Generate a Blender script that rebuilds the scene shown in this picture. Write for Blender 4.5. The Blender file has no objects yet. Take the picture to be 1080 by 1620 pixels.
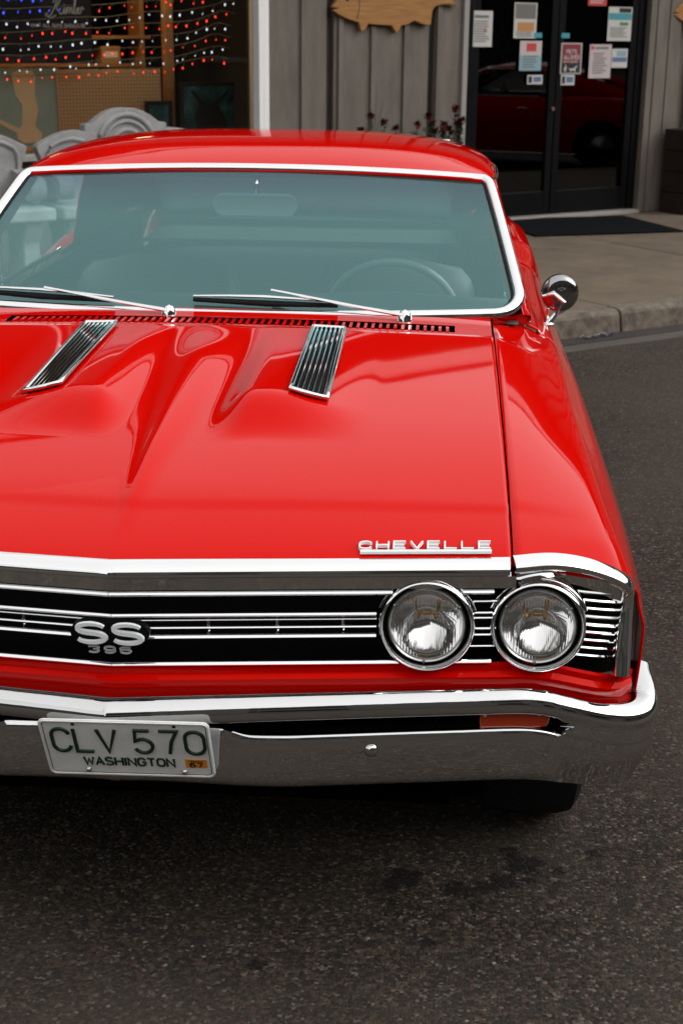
import bpy, bmesh, math, random
from mathutils import Vector, Matrix
random.seed(7)
rad = math.radians
SC = bpy.context.scene
COL = SC.collection

# ------------------------------------------------------------------ camera
cam = bpy.data.cameras.new('camera')
camo = bpy.data.objects.new('camera', cam); COL.objects.link(camo)
CP = (0.5445, -2.2155, 1.6557); YAW, PIT, ROL, FPX = rad(-3.6607), rad(18.4092), rad(0.5962), 2270.09
_f = Vector((math.sin(YAW)*math.cos(PIT), math.cos(YAW)*math.cos(PIT), -math.sin(PIT)))
_r = Vector((math.cos(YAW), -math.sin(YAW), 0)); _u = _r.cross(_f)
_r2 = _r*math.cos(ROL)+_u*math.sin(ROL); _u2 = -_r*math.sin(ROL)+_u*math.cos(ROL)
camo.matrix_world = Matrix(((_r2.x, _u2.x, -_f.x, CP[0]), (_r2.y, _u2.y, -_f.y, CP[1]), (_r2.z, _u2.z, -_f.z, CP[2]), (0, 0, 0, 1)))
cam.sensor_fit = 'VERTICAL'; cam.sensor_height = 36.0; cam.lens = FPX/1620*36.0
cam.clip_start = 0.05; cam.clip_end = 2000
cam.dof.use_dof = True; cam.dof.focus_distance = 2.9; cam.dof.aperture_fstop = 8
SC.camera = camo

# ------------------------------------------------------------------ world, sun, exposure
SUN_EL, SUN_AZ = rad(38), rad(100)      # azimuth from +y (behind the car) towards +x
w = bpy.data.worlds.new('World'); SC.world = w; w.use_nodes = True
nt = w.node_tree; nt.nodes.clear()
wo = nt.nodes.new('ShaderNodeOutputWorld'); bg = nt.nodes.new('ShaderNodeBackground')
sky = nt.nodes.new('ShaderNodeTexSky'); sky.sky_type = 'NISHITA'; sky.sun_disc = False
sky.sun_elevation = SUN_EL; sky.sun_rotation = SUN_AZ; sky.air_density = 1.0; sky.dust_density = 4.0; sky.ozone_density = 1.0
hsv = nt.nodes.new('ShaderNodeHueSaturation'); hsv.inputs['Saturation'].default_value = 0.12
mixw = nt.nodes.new('ShaderNodeMix'); mixw.data_type = 'RGBA'; mixw.inputs[0].default_value = 0.35
mixw.inputs[7].default_value = (8.8, 8.65, 8.4, 1)      # even overcast veil
nt.links.new(sky.outputs[0], hsv.inputs['Color']); nt.links.new(hsv.outputs[0], mixw.inputs[6])
nt.links.new(mixw.outputs[2], bg.inputs[0]); bg.inputs[1].default_value = 0.15
nt.links.new(bg.outputs[0], wo.inputs[0])
sl = bpy.data.lights.new('sun', 'SUN'); sl.energy = 0.5; sl.angle = rad(175); sl.color = (1, 0.97, 0.93)
so = bpy.data.objects.new('sun', sl); COL.objects.link(so)
_d = Vector((math.sin(SUN_AZ)*math.cos(SUN_EL), math.cos(SUN_AZ)*math.cos(SUN_EL), math.sin(SUN_EL)))
so.rotation_euler = _d.to_track_quat('Z', 'Y').to_euler()
SC.view_settings.view_transform = 'Standard'; SC.view_settings.look = 'None'
SC.view_settings.exposure = 0.38; SC.view_settings.gamma = 1.0
SC.cycles.use_denoising = True
SC.cycles.max_bounces = 14; SC.cycles.transmission_bounces = 10; SC.cycles.transparent_max_bounces = 16; SC.cycles.glossy_bounces = 8
SC.cycles.sample_clamp_indirect = 8

# ------------------------------------------------------------------ material helpers
MATS = {}
def mat(name, col=(.5, .5, .5), rough=.5, metal=0., **kw):
    m = bpy.data.materials.new(name); m.use_nodes = True
    b = m.node_tree.nodes['Principled BSDF']
    b.inputs['Base Color'].default_value = (*col, 1); b.inputs['Roughness'].default_value = rough
    b.inputs['Metallic'].default_value = metal
    for k, v in kw.items():
        b.inputs[k.replace('_', ' ')].default_value = v
    MATS[name] = m
    return m
def N(m, t, **kw):
    n = m.node_tree.nodes.new(t)
    for k, v in kw.items():
        setattr(n, k, v)
    return n
def L(m, a, b): m.node_tree.links.new(a, b)
def bsdf(m): return m.node_tree.nodes['Principled BSDF']
def coords(m, scale=(1, 1, 1), kind='Object'):
    tc = N(m, 'ShaderNodeTexCoord'); mp = N(m, 'ShaderNodeMapping'); mp.inputs['Scale'].default_value = scale
    L(m, tc.outputs[kind], mp.inputs[0]); return mp.outputs[0]
def noise(m, vec, scale, detail=4, rough=.6):
    n = N(m, 'ShaderNodeTexNoise'); n.inputs['Scale'].default_value = scale
    n.inputs['Detail'].default_value = detail; n.inputs['Roughness'].default_value = rough
    L(m, vec, n.inputs['Vector']); return n.outputs['Fac']
def ramp(m, fac, stops):
    r = N(m, 'ShaderNodeValToRGB'); el = r.color_ramp.elements
    while len(el) < len(stops): el.new(.5)
    for e, (p, c) in zip(el, stops):
        e.position = p; e.color = (*c, 1) if len(c) == 3 else c
    L(m, fac, r.inputs[0]); return r.outputs[0]
def mixc(m, fac, a, b, mode='MIX'):
    x = N(m, 'ShaderNodeMix', data_type='RGBA', blend_type=mode)
    for s, v in ((0, fac), (6, a), (7, b)):
        if hasattr(v, 'is_output') or isinstance(v, bpy.types.NodeSocket): L(m, v, x.inputs[s])
        else: x.inputs[s].default_value = v if s == 0 else (*v, 1)
    return x.outputs[2]
def bump(m, h, strength=.2, dist=.01, target='Normal'):
    b = N(m, 'ShaderNodeBump'); b.inputs['Strength'].default_value = strength; b.inputs['Distance'].default_value = dist
    L(m, h, b.inputs['Height']); L(m, b.outputs[0], bsdf(m).inputs[target]); return b
def math_(m, op, a, b=None, clamp=False):
    x = N(m, 'ShaderNodeMath', operation=op); x.use_clamp = clamp
    for i, v in enumerate((a, b)):
        if v is None: continue
        if isinstance(v, (int, float)): x.inputs[i].default_value = v
        else: L(m, v, x.inputs[i])
    return x.outputs[0]

# car paint
m = mat('red_paint', (.6, .002, .001), .03, IOR=1.26, Specular_Tint=(1, .25, .18, 1))
v = coords(m); n = noise(m, v, 900, 2)
L(m, mixc(m, ramp(m, n, [(.35, (0, 0, 0)), (.65, (1, 1, 1))]), (.57, .0018, .0005), (.65, .0028, .0008)), bsdf(m).inputs['Base Color'])
n2 = noise(m, v, 2.2, 2); bb = bump(m, n2, .04, .01)
m = mat('chrome', (.86, .87, .88), .045, 1.0)
v = coords(m); n = noise(m, v, 40, 4); L(m, ramp(m, n, [(.45, (.03, .03, .03)), (.8, (.11, .11, .11))]), bsdf(m).inputs['Roughness'])
m = mat('bumper_chrome', (.68, .685, .69), .05, 1.0)
v = coords(m); n = noise(m, v, 25, 6, .7); L(m, ramp(m, n, [(.45, (.02, .02, .02)), (.8, (.09, .09, .09))]), bsdf(m).inputs['Roughness'])
bump(m, noise(m, v, 9, 3), .10, .01)
mat('satin_chrome', (.55, .55, .54), .28, 1.0)
mat('dark_chrome', (.38, .38, .39), .12, 1.0)
mat('grille_black', (.004, .004, .005), .4, Specular_IOR_Level=.15)
mat('void_black', (.002, .002, .002), .9)
m = mat('rubber', (.010, .010, .011), .8, Specular_IOR_Level=.2)
bump(m, noise(m, coords(m), 180, 3), .2, .002)
mat('steel_rim', (.45, .45, .46), .3, .9)
mat('underbody', (.002, .002, .002), .95, Specular_IOR_Level=.0)
mat('vinyl_black', (.075, .08, .083), .5)
mat('dash_black', (.11, .12, .125), .45)
mat('wheel_rim_grey', (.32, .33, .33), .35)
mat('mirror_case', (.9, .92, .9), .25)
mat('headliner', (.05, .055, .055), .9)
mat('reflector', (.93, .93, .93), .06, 1.0)
mat('bulb_amber', (.62, .36, .14), .3, .8)
m = mat('lens_glass', (1, 1, 1), .02, Transmission_Weight=1.0, IOR=1.45)
v = coords(m); wv = N(m, 'ShaderNodeTexWave', wave_type='BANDS', bands_direction='X', wave_profile='SIN')
wv.inputs['Scale'].default_value = 60; wv.inputs['Distortion'].default_value = 0; L(m, v, wv.inputs['Vector'])
wz = N(m, 'ShaderNodeTexWave', wave_type='BANDS', bands_direction='Z', wave_profile='TRI')
wz.inputs['Scale'].default_value = 7; wz.inputs['Distortion'].default_value = 0; L(m, v, wz.inputs['Vector'])
bump(m, math_(m, 'ADD', wv.outputs['Fac'], math_(m, 'MULTIPLY', wz.outputs['Fac'], .3)), .30, .002)
mat('amber_lens', (.50, .040, .004), .12, Coat_Weight=1.0, Transmission_Weight=.15)
mat('red_lens', (.35, .006, .006), .12, Coat_Weight=1.0)
m = mat('plate_white', (.8, .8, .78), .45)
L(m, mixc(m, ramp(m, noise(m, coords(m), 30, 5), [(.35, (0, 0, 0)), (.7, (1, 1, 1))]), (.80, .81, .79), (.92, .92, .90)), bsdf(m).inputs['Base Color'])
mat('plate_green', (.002, .028, .015), .4)
mat('sticker_orange', (.85, .30, .02), .5)
mat('print_black', (.006, .006, .006), .6)
mat('badge_grey', (.42, .43, .43), .35)
mat('lit_letter_white', (.80, .83, .84), .25)  # plain white puts the bright sky reflection into the chrome lettering's colour

def glass(name, tint, gloss_tint, ior=1.5, dust_haze=None, band=None):
    m = bpy.data.materials.new(name); m.use_nodes = True; t = m.node_tree; t.nodes.clear(); MATS[name] = m
    o = N(m, 'ShaderNodeOutputMaterial'); tr = N(m, 'ShaderNodeBsdfTransparent'); gl = N(m, 'ShaderNodeBsdfGlossy')
    gl.inputs['Roughness'].default_value = .015; gl.inputs['Color'].default_value = (*gloss_tint, 1)
    fr = N(m, 'ShaderNodeFresnel'); fr.inputs['IOR'].default_value = ior
    ms = N(m, 'ShaderNodeMixShader'); L(m, fr.outputs[0], ms.inputs[0]); L(m, tr.outputs[0], ms.inputs[1]); L(m, gl.outputs[0], ms.inputs[2])
    tr.inputs['Color'].default_value = (*tint, 1)
    if band:      # darker tint band along the glass's upper edge (a property of the pane)
        tc = N(m, 'ShaderNodeTexCoord'); sp = N(m, 'ShaderNodeSeparateXYZ'); L(m, tc.outputs['Object'], sp.inputs[0])
        mr = N(m, 'ShaderNodeMapRange'); mr.inputs[1].default_value = band[0]; mr.inputs[2].default_value = band[1]; L(m, sp.outputs['Z'], mr.inputs[0])
        L(m, mixc(m, mr.outputs[0], tint, band[2]), tr.inputs['Color'])
        L(m, mixc(m, mr.outputs[0], gloss_tint, band[3]), gl.inputs['Color'])
    last = ms.outputs[0]
    if dust_haze:  # diffuse teal veil: dust, plus haze painted in to lighten the glass
        df = N(m, 'ShaderNodeBsdfDiffuse'); df.inputs['Color'].default_value = (*dust_haze[1], 1)
        m2 = N(m, 'ShaderNodeMixShader'); m2.inputs[0].default_value = dust_haze[0]; L(m, last, m2.inputs[1]); L(m, df.outputs[0], m2.inputs[2]); last = m2.outputs[0]
    L(m, last, o.inputs[0]); return m
glass('windshield_glass', (.80, .98, .98), (.50, .95, .98), 2.05, (.06, (.38, .66, .66)), (1.16, 1.24, (.30, .42, .48), (.40, .58, .70)))
glass('car_glass', (.80, .92, .90), (.9, 1, 1), 1.5)
glass('shop_glass', (.80, .82, .80), (.8, .85, .9), 1.45)
glass('door_glass', (.10, .10, .10), (.75, .75, .75), 1.5)

# setting
m = mat('asphalt', (.05, .05, .05), .85, Specular_IOR_Level=.2)
v = coords(m)
vo = N(m, 'ShaderNodeTexVoronoi'); vo.inputs['Scale'].default_value = 140; L(m, v, vo.inputs['Vector'])
vo2 = N(m, 'ShaderNodeTexVoronoi'); vo2.inputs['Scale'].default_value = 75; L(m, v, vo2.inputs['Vector'])
big = noise(m, v, .7, 5); mid = noise(m, v, 14, 5, .7); fine = noise(m, v, 160, 3, .7)
sepc = N(m, 'ShaderNodeSeparateColor'); L(m, vo.outputs['Color'], sepc.inputs[0])
sepc2 = N(m, 'ShaderNodeSeparateColor'); L(m, vo2.outputs['Color'], sepc2.inputs[0])
agg = ramp(m, sepc.outputs[0], [(0, (.003, .003, .003)), (.35, (.016, .0135, .011)), (.60, (.036, .030, .024)), (.78, (.078, .047, .028)), (.90, (.070, .058, .046)), (.985, (.17, .145, .12))])
c = mixc(m, math_(m, 'MULTIPLY', mid, .45), agg, (.012, .0105, .009))
stone = math_(m, 'MULTIPLY', math_(m, 'GREATER_THAN', sepc2.outputs[0], .991), math_(m, 'LESS_THAN', vo2.outputs['Distance'], .30))
c = mixc(m, stone, c, (.24, .21, .18))
c = mixc(m, ramp(m, big, [(.34, (0, 0, 0)), (.66, (.75, .75, .75))]), c, (.062, .051, .040))
# oil drips: dark blots with ragged rims
blot = None; blotn = noise(m, v, 26, 6, .75)
sx = N(m, 'ShaderNodeTexCoord')
for (bx, by, br) in ((.769, .434, .034), (.72, .37, .026), (.681, .344, .02), (.629, .335, .024), (.518, .37, .03), (.49, .345, .018), (.913, .495, .022), (.738, .481, .022), (.775, .375, .014), (.57, .15, .016), (.66, .27, .013), (.25, .05, .016), (.84, .42, .012)):
    vm = N(m, 'ShaderNodeVectorMath', operation='DISTANCE'); L(m, sx.outputs['Object'], vm.inputs[0]); vm.inputs[1].default_value = (bx, by, 0)
    s = math_(m, 'SUBTRACT', br*1.2, math_(m, 'ADD', vm.outputs['Value'], math_(m, 'MULTIPLY', math_(m, 'SUBTRACT', blotn, .5), .10)))
    s = math_(m, 'MULTIPLY', s, 140, True)
    blot = s if blot is None else math_(m, 'MAXIMUM', blot, s)
c = mixc(m, math_(m, 'MULTIPLY', blot, .75), c, (.003, .003, .003))
L(m, c, bsdf(m).inputs['Base Color'])
h = math_(m, 'ADD', math_(m, 'MULTIPLY', vo.outputs['Distance'], -.6), math_(m, 'ADD', math_(m, 'MULTIPLY', fine, .4), math_(m, 'MULTIPLY', mid, .6)))
bump(m, h, .6, .007)
def concrete(name, a, b, sc=1.):
    m = mat(name, a, .9); v = coords(m)
    n1 = noise(m, v, 3*sc, 6, .7); n2 = noise(m, v, 120*sc, 3, .7)
    c = mixc(m, ramp(m, n1, [(.3, (0, 0, 0)), (.7, (1, 1, 1))]), a, b)
    c = mixc(m, ramp(m, n2, [(.35, (.0, .0, .0)), (.75, (.6, .6, .6))]), c, tuple(x*.55 for x in a))
    L(m, c, bsdf(m).inputs['Base Color']); bump(m, math_(m, 'ADD', n1, n2), .35, .006); return m
concrete('sidewalk_concrete', (.105, .080, .056), (.20, .15, .105))
concrete('kerb_concrete', (.06, .048, .037), (.27, .22, .17), 5.)
concrete('dirt_and_shade', (.022, .017, .014), (.045, .035, .028))
concrete('gutter_concrete', (.06, .052, .045), (.10, .088, .076))
concrete('cast_stone', (.24, .24, .24), (.42, .42, .42), 2)
m = mat('siding_paint', (.21, .19, .175), .7)
v = coords(m, (1, 1, .25)); n = noise(m, v, 9, 5)
L(m, mixc(m, ramp(m, n, [(.3, (0, 0, 0)), (.75, (1, 1, 1))]), (.110, .092, .076), (.175, .15, .126)), bsdf(m).inputs['Base Color'])
bump(m, noise(m, coords(m, (1, 1, .05)), 120, 3), .15, .003)
mat('frame_white', (.86, .86, .84), .5)
mat('trim_grey', (.30, .28, .26), .6)
mat('door_black', (.004, .004, .0045), .4, Specular_IOR_Level=.12)
m = mat('mat_rubber', (.004, .005, .006), .95, Specular_IOR_Level=.1); bump(m, noise(m, coords(m), 300, 2), .5, .004)
def wood(name, a, b, sc=(1, 8, 8), s=6):
    m = mat(name, a, .55); v = coords(m, sc); n = noise(m, v, s, 6, .65)
    L(m, mixc(m, ramp(m, n, [(.32, (0, 0, 0)), (.68, (1, 1, 1))]), a, b), bsdf(m).inputs['Base Color']); bump(m, n, .15, .004); return m
wood('fish_wood', (.24, .10, .022), (.42, .20, .05), (1.2, 9, 14), 4)
wood('shelf_wood', (.33, .15, .05), (.45, .23, .08), (1, 6, 6), 5)
wood('planter_wood', (.012, .006, .005), (.025, .012, .009), (1, 6, 6), 5)
mat('roof_dark', (.03, .028, .027), .9)
mat('soffit', (.20, .19, .18), .8)
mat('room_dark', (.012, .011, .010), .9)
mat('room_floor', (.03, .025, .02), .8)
mat('paper_white', (.52, .51, .48), .8)
mat('paper_pink', (.50, .43, .42), .8)
mat('print_grey', (.16, .15, .14), .8)
mat('print_teal', (.05, .28, .33), .7)
mat('print_maroon', (.20, .02, .03), .7)
mat('print_green', (.04, .20, .07), .7)
mat('print_red', (.50, .05, .04), .7)
mat('print_blue', (.10, .15, .28), .7)
mat('print_lightblue', (.22, .36, .40), .7)
m = mat('poster_teal', (.10, .17, .18), .6)
L(m, mixc(m, noise(m, coords(m), 3, 4), (.22, .34, .35), (.46, .56, .54)), bsdf(m).inputs['Base Color'])
mat('poster_beige', (.85, .66, .45), .6)
mat('peg_board', (.62, .40, .22), .8)
m = mat('picture_scene', (.03, .12, .13), .4)
L(m, ramp(m, noise(m, coords(m), 5, 5), [(.35, (.004, .008, .008)), (.52, (.02, .10, .11)), (.72, (.14, .28, .28))]), bsdf(m).inputs['Base Color'])
mat('picture_frame', (.008, .008, .008), .5)
mat('box_tan', (.45, .22, .07), .7)
mat('box_cream', (.50, .38, .22), .7)
mat('sign_black', (.006, .006, .007), .5)
mat('sign_print', (.85, .82, .76), .6)
mat('wire_green', (.22, .20, .17), .6)
def emis(name, col, st):
    m = mat(name, col, .4); b = bsdf(m); b.inputs['Emission Color'].default_value = (*col, 1); b.inputs['Emission Strength'].default_value = st
emis('bulb_red', (1, .04, .02), 3.2); emis('bulb_white', (.75, .85, 1), 1.8); emis('bulb_blue', (.04, .07, 1), 3.5)
emis('lamp_warm', (1, .62, .30), 60)
mat('leaf_dark', (.035, .045, .02), .6, Subsurface_Weight=.0)
mat('flower_red', (.09, .008, .010), .6)
m = mat('hill_woods', (.012, .018, .010), .95); L(m, mixc(m, noise(m, coords(m), .3, 5), (.006, .009, .006), (.022, .03, .016)), bsdf(m).inputs['Base Color'])
m = mat('brick_dark', (.09, .05, .04), .9); bt = N(m, 'ShaderNodeTexBrick'); bt.inputs['Scale'].default_value = 4; L(m, coords(m, (1, 1, 1)), bt.inputs['Vector'])
bt.inputs['Color1'].default_value = (.09, .045, .035, 1); bt.inputs['Color2'].default_value = (.06, .035, .03, 1); bt.inputs['Mortar'].default_value = (.12, .11, .10, 1); L(m, bt.outputs['Color'], bsdf(m).inputs['Base Color'])
mat('siding_brown', (.07, .055, .045), .85)
mat('soil', (.02, .014, .01), .95)
mat('litter_white', (.6, .6, .62), .35)
mat('litter_purple', (.16, .10, .45), .35)

# ------------------------------------------------------------------ mesh helpers
def link(name, me, mt, parent=None):
    o = bpy.data.objects.new(name, me); COL.objects.link(o)
    if mt is not None:
        for x in (mt if isinstance(mt, (list, tuple)) else [mt]): me.materials.append(MATS[x])
    if parent is not None: o.parent = parent
    return o
def mesh(name, vs, fs, mt, parent=None, sharp=40, mi=None):
    me = bpy.data.meshes.new(name); me.from_pydata([tuple(p) for p in vs], [], fs); me.update()
    o = link(name, me, mt, parent)
    if mi:
        for p, k in zip(me.polygons, mi): p.material_index = k
    if sharp is not None:
        me.polygons.foreach_set('use_smooth', [True]*len(me.polygons)); me.set_sharp_from_angle(angle=rad(sharp))
    return o
class MB:
    def __init__(s): s.v = []; s.f = []; s.m = []
    def add(s, vs, fs, k=0):
        b = len(s.v); s.v += [tuple(p) for p in vs]; s.f += [tuple(i+b for i in f) for f in fs]; s.m += [k]*len(fs)
    def box(s, x0, x1, y0, y1, z0, z1, k=0, M=None):
        vs = [Vector((x, y, z)) for x in (x0, x1) for y in (y0, y1) for z in (z0, z1)]
        if M is not None: vs = [M @ p for p in vs]
        s.add(vs, [(0, 1, 3, 2), (4, 6, 7, 5), (0, 4, 5, 1), (2, 3, 7, 6), (0, 2, 6, 4), (1, 5, 7, 3)], k)
    def tube(s, pts, r, n=8, k=0, closed=False, flat=1.0, up=(0, 0, 1)):
        pts = [Vector(p) for p in pts]; m = len(pts); vs = []
        for i, p in enumerate(pts):
            a = pts[i-1] if (i > 0 or closed) else p; b = pts[(i+1) % m] if (i < m-1 or closed) else p
            t = (b-a).normalized(); u = Vector(up)
            if abs(t.dot(u)) > .95: u = Vector((1, 0, 0)) if abs(t.x) < .9 else Vector((0, 1, 0))
            sd = t.cross(u).normalized(); uu = sd.cross(t); rr = r[i] if isinstance(r, (list, tuple)) else r
            for j in range(n):
                q = 2*math.pi*j/n; vs.append(p+sd*(rr*math.cos(q))+uu*(rr*flat*math.sin(q)))
        fs = []
        for i in range(m if closed else m-1):
            for j in range(n):
                a = i*n+j; b = i*n+(j+1) % n; c = ((i+1) % m)*n+(j+1) % n; d = ((i+1) % m)*n+j; fs.append((a, d, c, b))
        if not closed: fs += [tuple(range(n)), tuple(reversed(range((m-1)*n, m*n)))]
        s.add(vs, fs, k)
    def lathe(s, prof, M, n=32, k=0):      # prof: (radius, height) along local z, M places it
        vs = []; np_ = len(prof)
        for j in range(n):
            q = 2*math.pi*j/n
            for (r, h) in prof: vs.append(M @ Vector((r*math.cos(q), r*math.sin(q), h)))
        fs = []
        for j in range(n):
            for i in range(np_-1):
                a = j*np_+i; b = ((j+1) % n)*np_+i; fs.append((a, b, b+1, a+1))
        s.add(vs, fs, k)
    def grid(s, fn, nu, nv, k=0, flip=False):
        vs = [fn(i/nu, j/nv) for i in range(nu+1) for j in range(nv+1)]; fs = []
        for i in range(nu):
            for j in range(nv):
                a = i*(nv+1)+j; q = (a, a+1, a+nv+2, a+nv+1); fs.append(q if not flip else q[::-1])
        s.add(vs, fs, k)
    def poly(s, pts2, d0, d1, fr, k=0):    # extruded outline; fr(a, b, depth) -> point
        n = len(pts2); vs = [fr(a, b, d0) for a, b in pts2]+[fr(a, b, d1) for a, b in pts2]
        fs = [tuple(range(n)), tuple(reversed(range(n, 2*n)))]+[(i, i+n, (i+1) % n+n, (i+1) % n) for i in range(n)]
        s.add(vs, fs, k)
    def ribbon(s, pts, wd, h, fr, k=0, closed=False):   # flat stroke of width wd and height h in frame fr
        P = [Vector(p).to_2d() for p in pts]; n = len(P); Lf = []; Rt = []
        for i in range(n):
            a = P[i-1] if (i > 0 or closed) else None; b = P[(i+1) % n] if (i < n-1 or closed) else None
            d1 = (P[i]-a).normalized() if a is not None else None; d2 = (b-P[i]).normalized() if b is not None else None
            if d1 is None: nn = Vector((-d2.y, d2.x)); sc = 1
            elif d2 is None: nn = Vector((-d1.y, d1.x)); sc = 1
            else:
                t = (d1+d2)
                t = t.normalized() if t.length > 1e-6 else d1
                nn = Vector((-t.y, t.x)); sc = min(1.8, 1/max(.3, nn.dot(Vector((-d1.y, d1.x)))))
            ww = wd[i] if isinstance(wd, (list, tuple)) else wd
            Lf.append(P[i]+nn*ww/2*sc); Rt.append(P[i]-nn*ww/2*sc)
        vs = []
        for a, b in zip(Lf, Rt):
            c = (a+b)/2; a2 = c+(a-c)*.72; b2 = c+(b-c)*.72
            vs += [fr(a.x, a.y, 0), fr(a2.x, a2.y, h), fr(b2.x, b2.y, h), fr(b.x, b.y, 0)]
        fs = []
        for i in range(n if closed else n-1):
            A = i*4; B = ((i+1) % n)*4
            fs += [(A+q, B+q, B+q+1, A+q+1) for q in range(3)]
        if not closed: fs += [(0, 1, 2, 3), (n*4-1, n*4-2, n*4-3, n*4-4)]
        s.add(vs, fs, k)
    def build(s, name, mt, parent=None, sharp=40):
        o = mesh(name, s.v, s.f, mt, parent, sharp, s.m)
        bm = bmesh.new(); bm.from_mesh(o.data); bmesh.ops.recalc_face_normals(bm, faces=bm.faces); bm.to_mesh(o.data); bm.free()
        return o
def box(name, a, mt, parent=None, bev=0, M=None):
    b = MB(); b.box(*a, M=M); o = b.build(name, mt, parent, 30)
    if bev: bev_mod(o, bev)
    return o
def bev_mod(o, wdt, seg=2):
    md = o.modifiers.new('bevel', 'BEVEL'); md.width = wdt; md.segments = seg; md.limit_method = 'ANGLE'; md.angle_limit = rad(35)
    return o
def tube(name, pts, r, mt, parent=None, n=8, closed=False, flat=1.0, up=(0, 0, 1)):
    b = MB(); b.tube(pts, r, n, 0, closed, flat, up); return b.build(name, mt, parent, 50)
def solid(o, t, off=-1):
    md = o.modifiers.new('solid', 'SOLIDIFY'); md.thickness = t; md.offset = off; return o
def empty(name, loc=(0, 0, 0), rz=0, parent=None):
    o = bpy.data.objects.new(name, None); COL.objects.link(o); o.location = loc; o.rotation_euler = (0, 0, rz); o.empty_display_size = .1
    if parent is not None: o.parent = parent
    return o
def tag(o, label, cat, group=None):
    o['label'] = label; o['category'] = cat
    if group: o['group'] = group
    return o
def interp(keys, y):
    ks = sorted(keys)
    if y <= ks[0][0]: return ks[0][1]
    if y >= ks[-1][0]: return ks[-1][1]
    for i in range(len(ks)-1):
        if ks[i][0] <= y <= ks[i+1][0]: break
    x0, y0 = ks[i]; x1, y1 = ks[i+1]; hh = x1-x0; t = (y-x0)/hh
    def sl(j):
        if j == 0: return (ks[1][1]-ks[0][1])/(ks[1][0]-ks[0][0])
        if j == len(ks)-1: return (ks[-1][1]-ks[-2][1])/(ks[-1][0]-ks[-2][0])
        a = (ks[j][1]-ks[j-1][1])/(ks[j][0]-ks[j-1][0]); b = (ks[j+1][1]-ks[j][1])/(ks[j+1][0]-ks[j][0])
        return 0 if a*b <= 0 else 2*a*b/(a+b)
    m0, m1 = sl(i)*hh, sl(i+1)*hh
    return (2*t**3-3*t*t+1)*y0+(t**3-2*t*t+t)*m0+(-2*t**3+3*t*t)*y1+(t**3-t*t)*m1
def sstep(a, b, x):
    t = min(1, max(0, (x-a)/(b-a))); return t*t*(3-2*t)
def catmull(pts, n):
    P = [Vector(p) for p in pts]; out = []
    P = [P[0]*2-P[1]]+P+[P[-1]*2-P[-2]]
    for i in range(1, len(P)-2):
        for k in range(n):
            t = k/n; a, b, c, d = P[i-1:i+3]
            out.append(.5*((2*b)+(c-a)*t+(2*a-5*b+4*c-d)*t*t+(3*b-a-3*c+d)*t**3))
    out.append(P[-2]); return out
def arc(cx, cy, rx, ry, a0, a1, n=10):
    return [(cx+rx*math.cos(rad(a0+(a1-a0)*i/n)), cy+ry*math.sin(rad(a0+(a1-a0)*i/n))) for i in range(n+1)]
GL = {
 'C': [arc(.5, .70, .5, .30, 15, 180)+arc(.5, .30, .5, .30, 180, 345)], 'L': [[(0, 1), (0, 0), (1, 0)]], 'V': [[(0, 1), (.5, 0), (1, 1)]],
 '5': [[(.92, 1), (.12, 1), (.05, .52)]+arc(.48, .31, .5, .31, 125, -155, 14)], '7': [[(0, 1), (1, 1), (.62, .5), (.46, 0)]],
 '0': [arc(.5, .70, .5, .30, 0, 180)+arc(.5, .30, .5, .30, 180, 360)+[(1, .5), (1, .7)]], 'W': [[(0, 1), (.25, 0), (.5, .8), (.75, 0), (1, 1)]],
 'A': [[(0, 0), (.5, 1), (1, 0)], [(.2, .33), (.8, .33)]], 'S': [arc(.5, .75, .47, .25, 25, 262, 12)+arc(.5, .25, .5, .25, 82, -155, 12)],
 'H': [[(0, 0), (0, 1)], [(1, 0), (1, 1)], [(0, .5), (1, .5)]], 'I': [[(.5, 0), (.5, 1)]], 'N': [[(0, 0), (0, 1), (1, 0), (1, 1)]],
 'G': [arc(.5, .70, .5, .30, 15, 180)+arc(.5, .30, .5, .30, 180, 350)+[(1, .46), (.6, .46)]], 'T': [[(0, 1), (1, 1)], [(.5, 1), (.5, 0)]],
 'O': [arc(.5, .68, .5, .32, 0, 180)+arc(.5, .32, .5, .32, 180, 360)+[(1, .5), (1, .68)]], 'E': [[(1, 1), (0, 1), (0, 0), (1, 0)], [(0, .52), (.9, .52)]],
 '6': [arc(.5, .30, .5, .30, 180, 540, 18), [(0, .30), (0, .70)]+arc(.5, .70, .5, .30, 180, 25)], '3': [[(.02, .95)]+arc(.55, .76, .45, .24, 90, -90, 10)+arc(.5, .26, .5, .26, 85, -155, 12)],
 '9': [arc(.5, .70, .5, .30, 0, 360, 18), [(1, .70), (1, .30)]+arc(.5, .30, .5, .30, 0, -155)],
 'P': [[(0, 0), (0, 1), (.6, 1)]+arc(.65, .76, .35, .24, 90, -90, 8)+[(0, .52)]], 'D': [[(0, 0), (0, 1), (.45, 1)]+arc(.45, .5, .55, .5, 90, -90, 10)+[(0, 0)]],
 'U': [[(0, 1), (0, .3)]+arc(.5, .3, .5, .3, 180, 360, 8)+[(1, 1)]], 'B': [[(0, 0), (0, 1), (.6, 1)]+arc(.6, .77, .35, .23, 90, -90, 8)+[(0, .54), (.6, .54)]+arc(.6, .27, .4, .27, 90, -90, 8)+[(0, 0)]],
}
def text(b, s, x0, y0, ch, cw, gap, wd, h, fr, k=0):
    x = x0
    for c in s:
        if c == ' ': x += cw*.8; continue
        ww = cw*(.12 if c == 'I' else 1.3 if c == 'W' else 1.0)
        for st in GL[c]: b.ribbon([(x+px*ww, y0+py*ch) for px, py in st], wd, h, fr, k)
        x += ww+gap
    return x

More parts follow.
